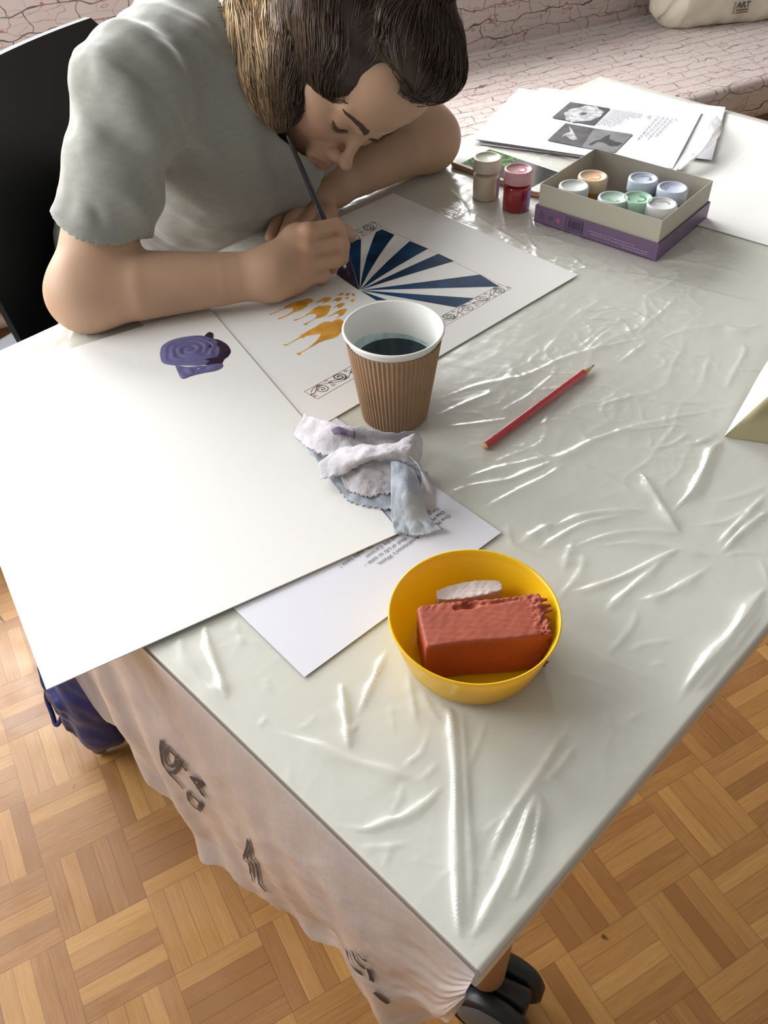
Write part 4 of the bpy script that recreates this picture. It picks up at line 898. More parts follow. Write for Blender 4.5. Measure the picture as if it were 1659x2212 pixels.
ws._add(wfn, wc_, .04, '+', .001); V, Q = ws.mesh(wc_ - .04, wc_ + .04, .0009)
tag(np_mesh('clay_slice', V, Q, M_wclay), 'white half-round slice of clay leaning behind the terracotta block', 'clay')
# ---- paint pots
def pot_mats(nm, body, lid): return mat(nm + '_paint_in_clear_pot', body, .22, coat=.6), mat(nm + '_cloudy_lid', lid, .38, spec=.4)
def paint_pot(c, body, lid, swirl, label, seed, grp, nm, hgt=.047, lab_ang=-.5, lab=True):
    mb_, ml_ = pot_mats(nm, body, lid); t = thing('paint_pot', label, 'paint pot', grp); r = .0176
    a = MB(); a.lathe(c, [(.0001, 0), (r - .001, 0), (r, .001), (r, .030), (r - .001, .033)], 40); body_o = a.build('pot', mb_, t, True)
    a = MB(); a.lathe(c, [(r + .0006, hgt - .0165), (r + .0012, hgt - .016), (r + .0012, hgt - .0022), (r + .0006, hgt - .0007), (r - .0010, hgt), (r - .0026, hgt - .0006), (r - .0034, hgt - .0016), (.0001, hgt - .0018)], 48); a.build('lid', ml_, t, True)
    if swirl is not None:
        # paint caught inside the lid shows as a darker crescent
        a = MB(); r2 = r - .0040; n = 26; a0 = seed * 1.7; pts = [np.array([math.cos(a0 + k) , math.sin(a0 + k)]) * r2 for k in np.linspace(0, 3.0 + .5 * math.sin(seed), n)]
        inn = [np.array([math.cos(a0 + k), math.sin(a0 + k)]) * r2 * (.25 + .35 * abs(math.sin(k * 1.3 + seed))) for k in np.linspace(3.0 + .5 * math.sin(seed), 0, n)]
        a.poly([(c + np.array([q[0], q[1], 0]))[:2] for q in pts + inn], c[2] + hgt - .00165); a.build('paint_in_lid', mat(nm + '_paint_film', swirl, .4), t)
    if lab:
        a = MB(); G = np.array([[c + [math.cos(th) * (r + .0003), math.sin(th) * (r + .0003), z] for th in np.linspace(lab_ang, lab_ang + 1.9, 20)] for z in (.003, .029)]); a.grid(G); a.build('paper_label', M_lilac, t, True)
    return t
M_lilac = mat('lilac_label', (.24, .16, .36), .5, var=(220, .25))
c_ = at(1050, 424, 0); c_ = np.array([.1500, 1.135, ZF]); paint_pot(c_, (.60, .53, .40), (.66, .62, .50), None, 'tall pot of cream paint standing left of the red pot', 0, 'paint pots', 'cream', .054, -.75)
c_ = np.array([.1860, 1.0985, ZF]); paint_pot(c_, (.26, .004, .012), (.58, .30, .33), (.50, .10, .15), 'pot of dark red paint with a pink lid in front of the phone', 2.6, 'paint pots', 'red', .053, -.9)
# ---- cardboard box of pots
BX = [at(1152, 480, 0), at(1415, 567, 0), at(1545, 480, 0)]; b0 = BX[1]; bx = BX[0] - b0; bx /= np.linalg.norm(bx); by = np.array([bx[1], -bx[0], 0]); 
if (BX[2] - b0) @ by < 0: by = -by
BLx, BLy = .171, .140
M_purple = mat('purple_printed_card', (.145, .085, .165), .42, var=(9, .08)); M_card = mat('pale_grey_card', (.46, .43, .35), .7)
box = thing('paint_box', 'open cardboard box of paint pots standing in its purple lid', 'box'); O = b0 + [0, 0, ZF]
def tray(mb, o_, lx, ly, hh, th):
    mb.box(o_, bx * lx, by * ly, (0, 0, th)); mb.box(o_, bx * lx, by * th, (0, 0, hh), .0002); mb.box(o_ + by * (ly - th), bx * lx, by * th, (0, 0, hh), .0002); mb.box(o_ + by * th, bx * th, by * (ly - 2 * th), (0, 0, hh), .0002); mb.box(o_ + bx * (lx - th) + by * th, bx * th, by * (ly - 2 * th), (0, 0, hh), .0002)
a = MB(); tray(a, O, BLx, BLy, .0225, .0012); lid_o = a.build('purple_lid', M_purple, box)
a = MB(); tray(a, O + bx * .0025 + by * .0025 + [0, 0, .0013], BLx - .005, BLy - .005, .0485, .0009); a.build('tray', M_card, box)
# print on the lid's near side
M_dp = mat('dark_purple_print', (.06, .03, .07), .5); M_lp = mat('pale_print', (.42, .33, .48), .5); M_rp = mat('red_print', (.42, .10, .18), .5)
def on_lid(s_, z_): return O + bx * s_ - by * .0004 + [0, 0, z_]
def lq(mb, s0, s1, z0, z1): mb.add([on_lid(s0, z0), on_lid(s1, z0), on_lid(s1, z1), on_lid(s0, z1)], [(0, 1, 2, 3)])
a = MB(); 
lq(a, .100, .122, .0045, .0185); a.build('barcode_panel', M_lp, lid_o) if False else None
a = MB(); ss = .102
lq(a, .1005, .1255, .0040, .0048); lq(a, .1005, .1255, .0192, .0200); lq(a, .1005, .1013, .0040, .0200); lq(a, .1247, .1255, .0040, .0200)
rb = random.Random(2)
while ss < .122:
    wd2 = rb.uniform(.0004, .0016); lq(a, ss, ss + wd2, .0065, .0175); ss += wd2 + rb.uniform(.0004, .0012)
for k in range(9): th = k / 8 * 2 * math.pi; a.add([on_lid(.147 + math.cos(th + u_) * r_, .0115 + math.sin(th + u_) * r_) for u_, r_ in ((0, .0028), (.6, .0028), (.6, .0021), (0, .0021))], [(0, 1, 2, 3)])
for z_ in (.008, .0115, .015): lq(a, .1605, .1625, z_ - .0006, z_ + .0012)
lq(a, .1575, .159, .008, .0095); lq(a, .1575, .159, .012, .0135); a.build('printed_marks', M_dp, lid_o)
a = MB(); a.add([on_lid(.136 + .0032 * math.cos(t) * (1 + .3 * math.sin(5 * t)), .0115 + .0032 * math.sin(t) * (1 + .3 * math.sin(5 * t))) for t in np.linspace(0, 6.283, 26)[:-1]], [tuple(range(25))]); a.build('red_mark', M_rp, lid_o)
a = MB()
for s0, s1, z_ in ((.030, .093, .0110), (.010, .060, .0075), (.012, .045, .0045), (.062, .09, .0078)):
    s_ = s0
    while s_ < s1: e_ = s_ + rb.uniform(.002, .006); lq(a, s_, min(e_, s1), z_, z_ + .0008); s_ = e_ + .0008
a.build('pale_text_lines', M_lp, lid_o)
pots = [((1234,407), (.03, .03, .04), (.60, .62, .59), None, 'paint pot with a plain greyish white lid at the left corner of the box', 'black'),
 ((1281,382), (.50, .20, .03), (.74, .52, .36), (.80, .42, .16), 'paint pot with an orange-tinted lid behind the white-lidded one in the box', 'orange'),
 ((1390,387), (.02, .03, .20), (.52, .57, .66), (.20, .25, .38), 'paint pot with a blue band across its lid at the back of the box', 'navy'),
 ((1453,407), (.03, .05, .20), (.50, .54, .64), (.22, .25, .36), 'paint pot with a blue-grey crescent in its lid at the right of the box', 'blue'),
 ((1311,439), (.04, .16, .10), (.44, .56, .48), (.22, .38, .28), 'paint pot with a pale green lid at the front wall of the box', 'pale_green'),
 ((1378,429), (.01, .10, .02), (.36, .56, .42), (.13, .34, .20), 'dark green paint pot with a mid green lid in the middle of the box', 'green'),
 ((1447,447), (.10, .04, .02), (.60, .60, .60), (.32, .30, .30), 'brown paint pot with a whitish lid at the near right corner of the box', 'brown')]
for i, ((x, y), bd_, ld_, sw_, lb_, nm_) in enumerate(pots):
    c_ = at(x, y, .0485); rel_ = c_ - O; mgn = .0248; ux_, uy_ = min(max(rel_ @ bx, mgn), BLx - mgn), min(max(rel_ @ by, mgn), BLy - mgn); c_ = O + bx * ux_ + by * uy_; c_[2] = ZF + .0023; paint_pot(c_, bd_, ld_, sw_, lb_, i + 1.3, 'paint pots', nm_, .0470, -1.1 - .3 * (i % 2))
# ---- phone
q0, q1, q2 = at(1025, 306, .009), at(968, 348, .009), at(1163, 418, .009); pu = q2 - q1; pu[2] = 0; pu /= np.linalg.norm(pu); pv = np.array([-pu[1], pu[0], 0]); po = q1 * [1, 1, 0] + [0, 0, ZF]
phone = thing('smartphone', 'white-fronted gold smartphone showing a green and black picture, under the papers', 'phone')
def rrect(o_, w_, h_, r, z, n=8):
    pts = []
    for cx_, cy_, a0 in ((w_ - r, h_ - r, 0), (r, h_ - r, 1.5708), (r, r, 3.1416), (w_ - r, r, 4.7124)):
        for k in range(n + 1): t = a0 + 1.5708 * k / n; pts.append(o_ + pu * (cx_ + r * math.cos(t)) + pv * (cy_ + r * math.sin(t)) + [0, 0, z])
    return pts
def slab(mb, o_, w_, h_, r, z0, z1, bev=.0012):
    rings = []
    for z, ins in ((z0, bev), (z0 + bev, 0), (z1 - bev, 0), (z1, bev)): rings.append(rrect(o_ + pu * ins + pv * ins, w_ - 2 * ins, h_ - 2 * ins, max(r - ins, .0005), z))
    n = len(rings[0]); vs = sum(rings, []); fs = [(i * n + k, i * n + (k + 1) % n, (i + 1) * n + (k + 1) % n, (i + 1) * n + k) for i in range(3) for k in range(n)] + [tuple(range(n))[::-1], tuple(3 * n + k for k in range(n))]
    mb.add(vs, fs); return mb
M_gold = mat('brushed_gold_case', (.55, .36, .24), .3, metal=.7); M_wg = mat('white_glass_front', (.80, .80, .77), .08)
slab(MB(), po, .160, .078, .010, 0, .0074, .002).build('case', M_gold, phone, True)
a = MB(); a.add(rrect(po + pu * .0022 + pv * .0022, .1556, .0736, .008, .00745), [tuple(range(36))]); a.build('front_glass', M_wg, phone)
def leafy():
    m, n, l, b = new_mat('screen_foliage_picture'); g = NG(m); tc = n.new('ShaderNodeTexCoord'); f1, _ = g.noise(tc.outputs['Object'], 160, 6, .7)
    cr = n.new('ShaderNodeValToRGB'); l.new(f1, cr.inputs[0]); e = cr.color_ramp.elements; e[0].position = .40; e[0].color = (.006, .018, .006, 1); e[1].position = .66; e[1].color = (.16, .30, .08, 1)
    k = e.new(.5); k.color = (.03, .09, .02, 1); l.new(cr.outputs[0], b.inputs['Base Color']); b.inputs['Roughness'].default_value = .1
    l.new(cr.outputs[0], b.inputs['Emission Color']); b.inputs['Emission Strength'].default_value = .25; return m
a = MB(); a.add([po + pu * s_ + pv * t_ + [0, 0, .0076] for s_, t_ in ((.018, .006), (.072, .006), (.072, .072), (.018, .072))], [(0, 1, 2, 3)]); a.build('green_picture', leafy(), phone)
a = MB(); a.add([po + pu * s_ + pv * t_ + [0, 0, .0076] for s_, t_ in ((.072, .006), (.141, .006), (.141, .072), (.072, .072))], [(0, 1, 2, 3)]); a.build('dark_picture', mat('screen_dark_speckled_picture', (.035, .037, .04), .1, var=(300, .6)), phone)
# ---- crumpled paper towel
M_tow = mat('paper_towel_with_grey_lilac_paint', (.56, .535, .56), .9, bump=(420, .6, .0012), var=(30, .22)); M_tow2 = mat('blue_grey_stained_towel', (.42, .46, .52), .9, bump=(420, .5, .001), var=(30, .25))
M_towd = mat('dark_violet_paint_stain', (.11, .075, .13), .7, var=(60, .4))
towel = thing('paper_towel', 'crumpled paper towel stained grey and lilac, lying in front of the paper cup', 'paper towel')
def patch(rows, name, m_, amp=.0016, nu=34, nv=44, sc=70):
    G = bil([[at(x, y, h + .004) for x, y, h in r] for r in rows], nu, nv); G = G + np.stack([wob(G, sc) * amp * .5, wob(G + 2, sc) * amp * .5, wob(G + 5, sc) * amp + wob(G + 4, sc * 2.6) * amp * .35 + (np.abs(wob(G + 7, sc * 1.1)) - .4) * amp * 1.6 + (np.abs(wob(G + 8, sc * 2.2)) - .4) * amp * .7], -1)
    jag = .0012 * np.sign(np.sin(np.arange(nv) * 2.3))[:, None] * np.array([.4, .8, .2]); G[-1] += jag; G[..., 2] = np.maximum(G[..., 2], .0045)
    o = MB().grid(G).build(name, m_, towel, True); k = o.modifiers.new('thickness', 'SOLIDIFY'); k.thickness = .0005; return o
patch([[(657,896,.014),(705,908,.026),(770,922,.030),(840,934,.030),(903,930,.024)], [(642,922,.008),(700,935,.020),(760,945,.020),(840,952,.018),(908,950,.016)], [(634,936,.003),(665,965,.006),(715,985,.010),(790,988,.012),(880,985,.010)]], 'rear_flap', M_tow)
patch([[(735,968,.018),(790,962,.028),(850,955,.030),(890,940,.030),(912,948,.022)], [(705,985,.014),(770,972,.030),(840,965,.036),(885,960,.036),(912,975,.020)], [(688,1004,.010),(750,995,.026),(815,985,.034),(870,980,.034),(905,1000,.022)], [(692,1035,.007),(745,1022,.016),(800,992,.024),(850,988,.028),(895,1008,.024)]], 'front_flap', M_tow)
patch([[(740,1000,.014),(790,992,.020),(850,990,.022),(885,1000,.020)], [(738,1032,.008),(785,1030,.014),(845,1020,.016),(880,1028,.014)], [(745,1052,.003),(785,1072,.004),(845,1066,.006),(880,1060,.006)]], 'inner_fold', M_tow)
patch([[(846,992,.028),(870,1000,.030),(892,1010,.028)], [(845,1060,.022),(880,1062,.024),(915,1062,.018)], [(846,1115,.006),(885,1115,.008),(922,1108,.006)], [(852,1152,.002),(905,1156,.001),(958,1146,.002)]], 'hanging_strip', M_tow2)
patch([[(885,985,.032),(905,1000,.028),(915,1020,.020)], [(905,1010,.030),(925,1040,.022),(935,1060,.012)], [(915,1050,.018),(932,1078,.010),(938,1095,.002)], [(905,1080,.010),(925,1100,.004),(930,1110,.001)]], 'curled_side', M_tow)
patch([[(640,945,.001),(700,955,.003),(780,985,.004),(870,1000,.004),(925,1020,.003)], [(680,990,.001),(730,1020,.003),(800,1050,.003),(880,1070,.003),(930,1080,.002)], [(730,1060,.0),(760,1085,.001),(810,1098,.001),(860,1100,.001),(925,1105,.0)]], 'lower_layer', M_tow2)
patch([[(716,928,.0265),(730,922,.028),(748,928,.028),(768,932,.0285)], [(722,940,.0245),(735,938,.026),(752,942,.0245),(766,946,.0235)]], 'violet_stain', M_towd, .0008, 12, 20)
patch([[(880,1015,.026),(895,1022,.024),(905,1030,.020)], [(885,1035,.023),(900,1042,.022),(910,1052,.016)]], 'dark_fleck', M_towd, .0008, 10, 12)
# ---- navy bag on the floor
M_navy = mat('navy_nylon_cloth', (.012, .022, .13), .45, bump=(40, .3, .003), sheen=.1)
nb = SDF(.02)
nb.chain([at(214, 1612, -.712), at(222, 1555, -.66), at(205, 1470, -.58), at(190, 1400, -.50)], [.014, .046, .060, .050], .02)
nb.chain([at(196, 1600, -.70), at(175, 1540, -.66), at(160, 1470, -.58)], [.010, .026, .034], .012); nb.chain([at(128, 1548, -.66), at(118, 1500, -.62), at(122, 1440, -.55)], [.007, .014, .022], .004)
_bx = np.array([1.0, .25, .1])
nb.post = lambda P, d: d + .0055 * np.sin(P @ _bx * 150 + 1.6 * wob(P, 18)) * np.clip((at(205, 1540, -.64)[0] - P[:, 0]) / .05, .1, 1) + .0022 * wob(P, 55)
bagc = at(190, 1500, -.6); V, Q = nb.mesh(bagc + [-.2, -.2, -.16], bagc + [.2, .25, .18], .0035); V[:, 2] = np.maximum(V[:, 2], -T + .001)
nbo = thing('navy_bag', 'slumped navy blue cloth bag on the parquet below the overhanging corner of the drawing paper', 'bag'); np_mesh('bag_body', V, Q, M_navy, nbo)
a = MB(); a.tube(smooth_curve([at(103, 1470, -.60), at(100, 1505, -.63), at(112, 1540, -.655), at(122, 1566, -.67), at(134, 1545, -.65), at(140, 1500, -.61)], 30), .0038, 8); a.build('strap', M_navy, nbo, True)
lb0 = at(146, 1566, -.665)
a = MB(); a.box(lb0, at(160, 1588, -.685) - lb0, at(152, 1560, -.665) - lb0, (0.001, .001, .001)); a.build('care_label', mat('grey_label_tape', (.35, .34, .33), .6), nbo)
# ================================================================== the person
HU = np.array([.763, -.3715, .529]); HN = np.array([.188, -.655, -.732]); HU /= np.linalg.norm(HU); HN -= HU * (HN @ HU); HN /= np.linalg.norm(HN); HR = np.cross(HN, HU)
HF = np.array([HR, HN, HU]); HS = 1.044
HO = np.array([-.0272, 1.079, .1962])
def hl(x, y, z): return HO + (HR * x + HN * y + HU * z) * HS / 1000
def toh(P): return (P - HO) @ HF.T * 1000 / HS
mm = HS / 1000
SR = at(288, 205, .200); SL = at(735, 75, .175); NB = at(470, 50, .205)
HIP = np.array([-.345, 1.405, -.18])
ER = at(186, 632, .040) ; WRr = at(585, 592, .036); EL = at(925, 300, .042); WRl = at(722, 402, .032)
tb_ = TB; 
def body_sdf():
    s = SDF(.02)
    # torso (under the shirt)
    s.ell((SR + SL) / 2 + [-.02, .03, -.03], (.165, .095, .075), [tb_, -TA, [0, 0, 1]], .03)
    s.ell((SR + SL) / 2 + [-.06, .07, -.10], (.135, .10, .11), [tb_, -TA, [0, 0, 1]], .05)
    s.cap((SR + SL) / 2 + [-.07, .08, -.12], HIP + [0, 0, .05], .105, .115, .06)
    s.ell(HIP, (.165, .13, .11), [tb_, -TA, [0, 0, 1]], .05)
    # neck
    s.cap(hl(0, -26, -48), NB + [.0, .0, -.01], .050, .058, .03); s.cap(NB, SR, .050, .044, .04); s.cap(NB, SL, .050, .044, .04)
    # right arm
    s.cap(SR, ER + [0, 0, .0], .046, .037, .03)
    s.ell(ER + [-.001, .0, .0], (.0350, .036, .037), k=.02)
    fa = WRr - ER; m1 = ER + fa * .28; m2 = ER + fa * .72
    s.chain([ER, m1 + [0, 0, .002], m2, WRr], [.036, .0375, .029, .0245], .02, .001)
    s.cap(at(205, 553, .068), at(287, 540, .070), .0018, .0022, .006, '-')
    # left arm
    s.cap(SL, EL, .054, .040, .03); s.ell(EL, (.038, .038, .039), k=.02)
    fa = WRl - EL; s.chain([EL, EL + fa * .28 + [0, 0, .002], EL + fa * .72, WRl], [.036, .037, .029, .0245], .02, .001)
    # ---- right hand: loose fist round the brush
    pm = at(640, 548, .042); s.cap(WRr, at(636, 575, .034), .0235, .0235, .02); s.cap(WRr, at(640, 535, .050), .023, .021, .02); s.cap(at(630, 600, .022), at(645, 520, .056), .019, .018, .012)
    s.cap(at(650, 520, .052), at(655, 585, .028), .016, .015, .012)
    kn = [at(664, 502, .068), at(661, 537, .055), at(657, 573, .041), at(648, 604, .026)]
    pip = [at(726, 488, .062), at(731, 526, .048), at(726, 562, .034), at(700, 594, .020)]
    dip = [at(741, 530, .040), at(733, 558, .030), at(716, 577, .018), at(693, 603, .010)]
    tip = [at(741, 560, .026), at(722, 567, .018), at(702, 583, .012), at(682, 598, .009)]
    rr_ = [.0094, .0094, .0090, .0084]
    for i in range(4):
        r = rr_[i]; s.cap(kn[i], pip[i], r * 1.06, r * .97, .0018); s.cap(pip[i], dip[i], r * .97, r * .86, .0018); s.cap(dip[i], tip[i], r * .86, r * .74, .002)
        s.ell(kn[i] + [0, -.001, .0015], (r * 1.04,) * 3, k=.006)
    far = np.array([.012, .026, 0])
    s.chain([at(625, 560, .045) + far * .4, at(655, 535, .055) + far * .9, at(700, 520, .048) + far, at(735, 530, .036) + far * .9], [.016, .0125, .0115, .009], .008)
    for i in ():
        a_ = (kn[i] + kn[i + 1]) / 2 + (pip[i] - kn[i]) * .30; b_ = (pip[i] + pip[i + 1]) / 2; up = np.array([0, -.85, .5]) * .0075
        s.cap(a_ + up, b_ + up, .0016, .0030, .0025, '-')
    # ---- left hand resting flat beneath the right wrist
    lw = WRl; s.cap(lw, at(690, 428, .026), .022, .018, .015); s.cap(lw, at(655, 420, .028), .021, .0165, .015); s.cap(at(645, 418, .022), at(708, 462, .016), .016, .014, .012)
    lk = [at(640, 420, .022), at(662, 432, .023), at(684, 447, .020), at(704, 464, .016)]
    lp = [at(608, 458, .021), at(630, 474, .022), at(655, 488, .019), at(684, 500, .014)]
    lt = [at(584, 512, .0085), at(604, 530, .0085), at(632, 538, .0085), at(666, 540, .0080)]
    for i in range(4):
        r = rr_[i] * .95; s.cap(lk[i], lp[i], r * 1.1, r, .005); s.cap(lp[i], lt[i], r, r * .8, .002)
    s.chain([at(700, 392, .026), at(660, 392, .018), at(625, 410, .012), at(600, 436, .010)], [.015, .0125, .011, .009], .008)
    # ---- head
    E = lambda c, r, k=None, op='+', R=None: s.ell(hl(*c), np.array(r) * mm, HF if R is None else R, None if k is None else k * mm, op)
    C = lambda a, b, ra, rb=None, k=None, op='+': s.cap(hl(*a), hl(*b), ra * mm, (ra if rb is None else rb) * mm, None if k is None else k * mm, op)
    E((0, -10, 34), (75, 92, 80), 24); E((0, 26, -12), (59, 58, 84), 26); E((0, 44, 50), (57, 42, 44), 22)
    C((0, 66, -84), (42, 8, -58), 14, 15, 22); C((0, 66, -84), (-42, 8, -58), 14, 15, 22); E((0, 76, -88), (15, 12, 13), 12)
    for sg in (1, -1):
        E((36 * sg, 52, -26), (26, 24, 28), 18); E((52 * sg, 38, -8), (16, 26, 14), 14)
        E((31 * sg, 92, 0), (15, 13, 12), 12, '-'); E((31 * sg, 66, -1), (16, 15, 14.5), 3)
        C((14 * sg, 83, 12), (42 * sg, 70, 17), 7, 6, 10)
        E((74 * sg, -8, -6), (7, 17, 28), 5)
    C((0, 80, 2), (0, 97, -28), 5.6, 6.2, 9); E((0, 102.5, -32), (7.8, 8.6, 7.4), 6); 
    for sg in (1, -1): E((10.5 * sg, 93, -36), (6.0, 8, 6.4), 4); E((7 * sg, 98.5, -42.5), (3.4, 4.4, 3.2), 2, '-'); 
    E((0, 82, -56), (28, 12, 20), 12)
    C((0, 94.5, -54), (20, 84, -59), 4.4, 2.3, 3.5); C((0, 94.5, -54), (-20, 84, -59), 4.4, 2.3, 3.5); C((0, 92, -63.5), (17, 84, -61.5), 6.0, 3.2, 3.5); C((0, 92, -63.5), (-17, 84, -61.5), 6.0, 3.2, 3.5)
    C((0, 101, -58.2), (23, 87, -60.2), 1.4, 1.0, 2, '-'); C((0, 101, -58.2), (-23, 87, -60.2), 1.4, 1.0, 2, '-'); C((0, 96, -48), (0, 99, -43), 2.2, 2.2, 4, '-')
    E((0, 92, -75), (16, 8, 5), 8, '-')
    return s
BS = body_sdf()
def post_body(P, d):
    return d + np.where((P[:, 0] > -.45), 0, 0) 
M_skin = attr_mat('skin', .52, .35, sss=.12, bump=(260, .08, .0006))
person = thing('person', 'person in a grey T-shirt bent low over the table, painting with a thin brush', 'person')
V, Q = BS.mesh((-.62, .70, -.32), (.20, 1.62, .42), .0021)
V[:, 2] = np.where((V[:, 2] < ZW + .0012) & (V[:, 2] > -.012) & (((V[:, :2] - TC[:2]) @ TA[:2]) < LA), ZW + .0012, V[:, 2])
L = toh(V); base = np.array([.475, .302, .198])
C_ = np.tile(base, (len(V), 1)); C_ *= (1 + .05 * wob(V, 30))[:, None]
def tint(w_, c): 
    global C_
    w_ = np.clip(w_, 0, 1)[:, None]; C_ = C_ * (1 - w_) + np.array(c) * w_
gs = lambda c, r: np.exp(-(((L - np.array(c)) / np.array(r)) ** 2).sum(1))
hd = (np.abs(L[:, 0]) < 90) & (L[:, 1] > 30) & (np.abs(L[:, 2]) < 130)
for sg in (1, -1): tint(gs((42 * sg, 62, -30), (22, 30, 20)) * .40, (.56, .25, .19)); tint(gs((31 * sg, 80, 9), (15, 12, 6)) * .35, (.40, .23, .18)); tint(gs((30 * sg, 80, -13), (16, 12, 5)) * .25, (.42, .22, .18))
tint(gs((0, 104, -34), (12, 12, 10)) * .35, (.56, .27, .20))
lipm = np.where(hd & (L[:, 1] < 112) & (np.abs(L[:, 0]) < 24 - 0) & (L[:, 1] > 80), np.exp(-np.maximum(np.abs(L[:, 2] + 59 + .0 * L[:, 0]) - (8.2 - .28 * np.abs(L[:, 0])), 0) ** 2 / 1.5), 0) * (np.abs(L[:, 2] + 59) < 12); tint(lipm * .62, (.36, .11, .10))
for c in (at(664, 507, .07), at(662, 540, .06), at(659, 573, .045), at(728, 492, .065), at(735, 528, .05), at(722, 562, .036)): tint(np.exp(-((V - c) ** 2).sum(1) / .011 ** 2) * .45, (.56, .27, .18))
tint(np.exp(-((V - at(620, 480, .02)) ** 2).sum(1) / .05 ** 2) * .3, (.48, .25, .17))
body = np_mesh('body', V, Q, M_skin, person); vcol(body, C_)
# eyebrows and lashes: short hairs growing out of the skin
def on_face(x, z, out=0.):
    """point on the face surface at head-local x,z"""
    y = np.linspace(120, 40, 260); P_ = np.array([hl(x, yy, z) for yy in y]); d = BS.ev(P_); k = int(np.argmax(d < 0)); return hl(x, y[k] + out, z)
M_hairb = mat('dark_brown_eyebrow_hair', (.085, .048, .030), .6)
for sg, nm in ((1, 'eyebrow'), (-1, 'eyebrow')):
    a = MB(); rq = random.Random(5 + sg)
    for k in range(430):
        t = rq.random() ** .9; x = 11 + 34 * t; z = 14.0 + 6.0 * math.sin(t * 1.9) - 1.5 * t + rq.uniform(-3.6, 3.2) * (1 - .72 * t); 
        dx, dz = (3.5 + 1.5 * t), (2.8 - 4.0 * t) + rq.uniform(-.6, .6); p = [on_face(sg * x, z, .1), on_face(sg * (x + dx * .5), z + dz * .5, .8), on_face(sg * (x + dx), z + dz, .4)]
        a.tube(p, [.00040, .00034, .00012], 4)
    a.build('eyebrow', M_hairb, person)
    a = MB()
    for k in range(30):
        t = k / 29; x = 19 + 25 * t; z = -4.6 - 3.4 * math.sin(t * math.pi) + 2.2 * t; p0_ = on_face(sg * x, z, .1); ln = 5.2 + 2.2 * t + rq.uniform(-.8, .8)
        d_ = (HN * .75 - HU * (.62 + .1 * rq.random()) + HR * sg * (t - .38) * .75); p = [p0_, p0_ + d_ * ln * .5 * mm, p0_ + (d_ + HU * .28) * ln * mm]; a.tube(p, [.00046, .00036, .00012], 4)
    ll_ = [on_face(sg * (18 + 27 * t), -5.0 - 3.6 * math.sin(t * math.pi) + 2.2 * t, .15) for t in np.linspace(0, 1, 14)]; a.tube(ll_, .0005, 5)
    a.build('eyelashes', M_hairb, person)
# ------------------------------------------------------------------ T-shirt
def shirt_sdf():
    s = SDF(.03); mid = (SR + SL) / 2; Rt = [tb_, -TA, [0, 0, 1]]
    s.ell(mid + [-.015, .02, -.025], (.190, .110, .098), Rt, .03)
    s.ell(mid + [-.05, .06, -.09], (.168, .132, .140), Rt, .05)
    s.ell(mid + [-.012, -.005, -.09], (.13, .10, .085), Rt, .05)
    s.cap(mid + [-.07, .08, -.11], HIP + [-.01, -.01, .03], .140, .148, .06); s.ell(HIP + [-.01, 0, .03], (.185, .150, .10), Rt, .05)
    s.cap(NB, SR, .062, .062, .04); s.cap(NB, SL, .062, .062, .04)
    for sh_, el in ((SR, ER), (SL, EL)):
        d = el - sh_; s.cap(sh_ - d * .02, sh_ + d * .80, .056, .051, .022)
    return s
SS = shirt_sdf()
dR = (ER - SR) / np.linalg.norm(ER - SR); dL = (EL - SL) / np.linalg.norm(EL - SL)
cutR = SR + (ER - SR) * .62; cutL = SL + (EL - SL) * .62
nR = np.array([-.42, -.02, -1.0]); nR /= np.linalg.norm(nR); neck_a = hl(0, -26, -48)
nk_d = neck_a - NB; nk_l = np.linalg.norm(nk_d); nk_d /= nk_l
FOLDS = []
def shirt_post(P, d):
    q = P - SR; t = q @ dR
    w1 = .0042 * np.sin(P @ np.array([60., 85., 20.]) + 2.2 * wob(P, 12)) * .55 + .0026 * wob(P, 26) + .0012 * wob(P, 60) + .0016 * (np.abs(wob(P + 4, 22)) - .4)
    rad = q - t[:, None] * dR; 
    w1 += .0026 * np.exp(-((t - .05) / .05) ** 2) * np.sin(P @ np.array([110., -30., 70.]) + 2 * wob(P, 12)) * np.exp(-(((P - SR) ** 2).sum(1)) / .12 ** 2)
    # long soft drapes over the chest, hanging from the shoulder seam
    w1 += .0045 * np.sin(P @ (tb_ * 62 + np.array([0, 0, 8])) + 1.2 * wob(P, 9)) * np.exp(-((P[:, 2] - .05) / .09) ** 2)
    d = d + w1
    for fa_, fb_, r_, am in FOLDS:
        ba = fb_ - fa_; h = np.clip((P - fa_) @ ba / (ba @ ba), 0, 1); dd = np.linalg.norm(P - fa_ - h[:, None] * ba, axis=1); d = d + am * np.exp(-(dd / r_) ** 2)
    # stitched seam round the armhole
    for c_, n_ in ((SR + dR * .020 + np.array([.012, .006, .0]), dR + np.array([-.35, -.40, .1])), (SL + dL * .02, dL)):
        n_ = n_ / np.linalg.norm(n_); e = (P - c_) @ n_; near = np.linalg.norm(P - c_, axis=1) < .115; d = d + np.where(near, .0016 * np.exp(-(e / .0022) ** 2), 0)
    shell = np.maximum(d, -(d + .0062))
    # openings
    for c_, n_, sh_, el in ((cutR, nR, SR, dR), (cutL, dL, SL, dL)):
        e = (P - c_) @ n_; rel = P - sh_; tt2 = rel @ el; ra = np.linalg.norm(rel - tt2[:, None] * el, axis=1); m = (ra < .105) & (tt2 > .08)
        shell = np.where(m, np.maximum(shell, e), shell)
    rel = P - (NB - nk_d * .02 + np.array([-.022, -.012, 0])); tn = rel @ nk_d; rn = np.linalg.norm(rel - tn[:, None] * nk_d, axis=1)
    hole = np.maximum(.079 - .10 * np.minimum(tn, .03) - rn, tn + .02)      # >0 inside the neck hole
    inside = np.minimum(.092 - rn, tn + .012)
    shell = np.maximum(shell, inside)
    hem = -(P[:, 2] + .195) ; shell = np.maximum(shell, hem)
    return shell
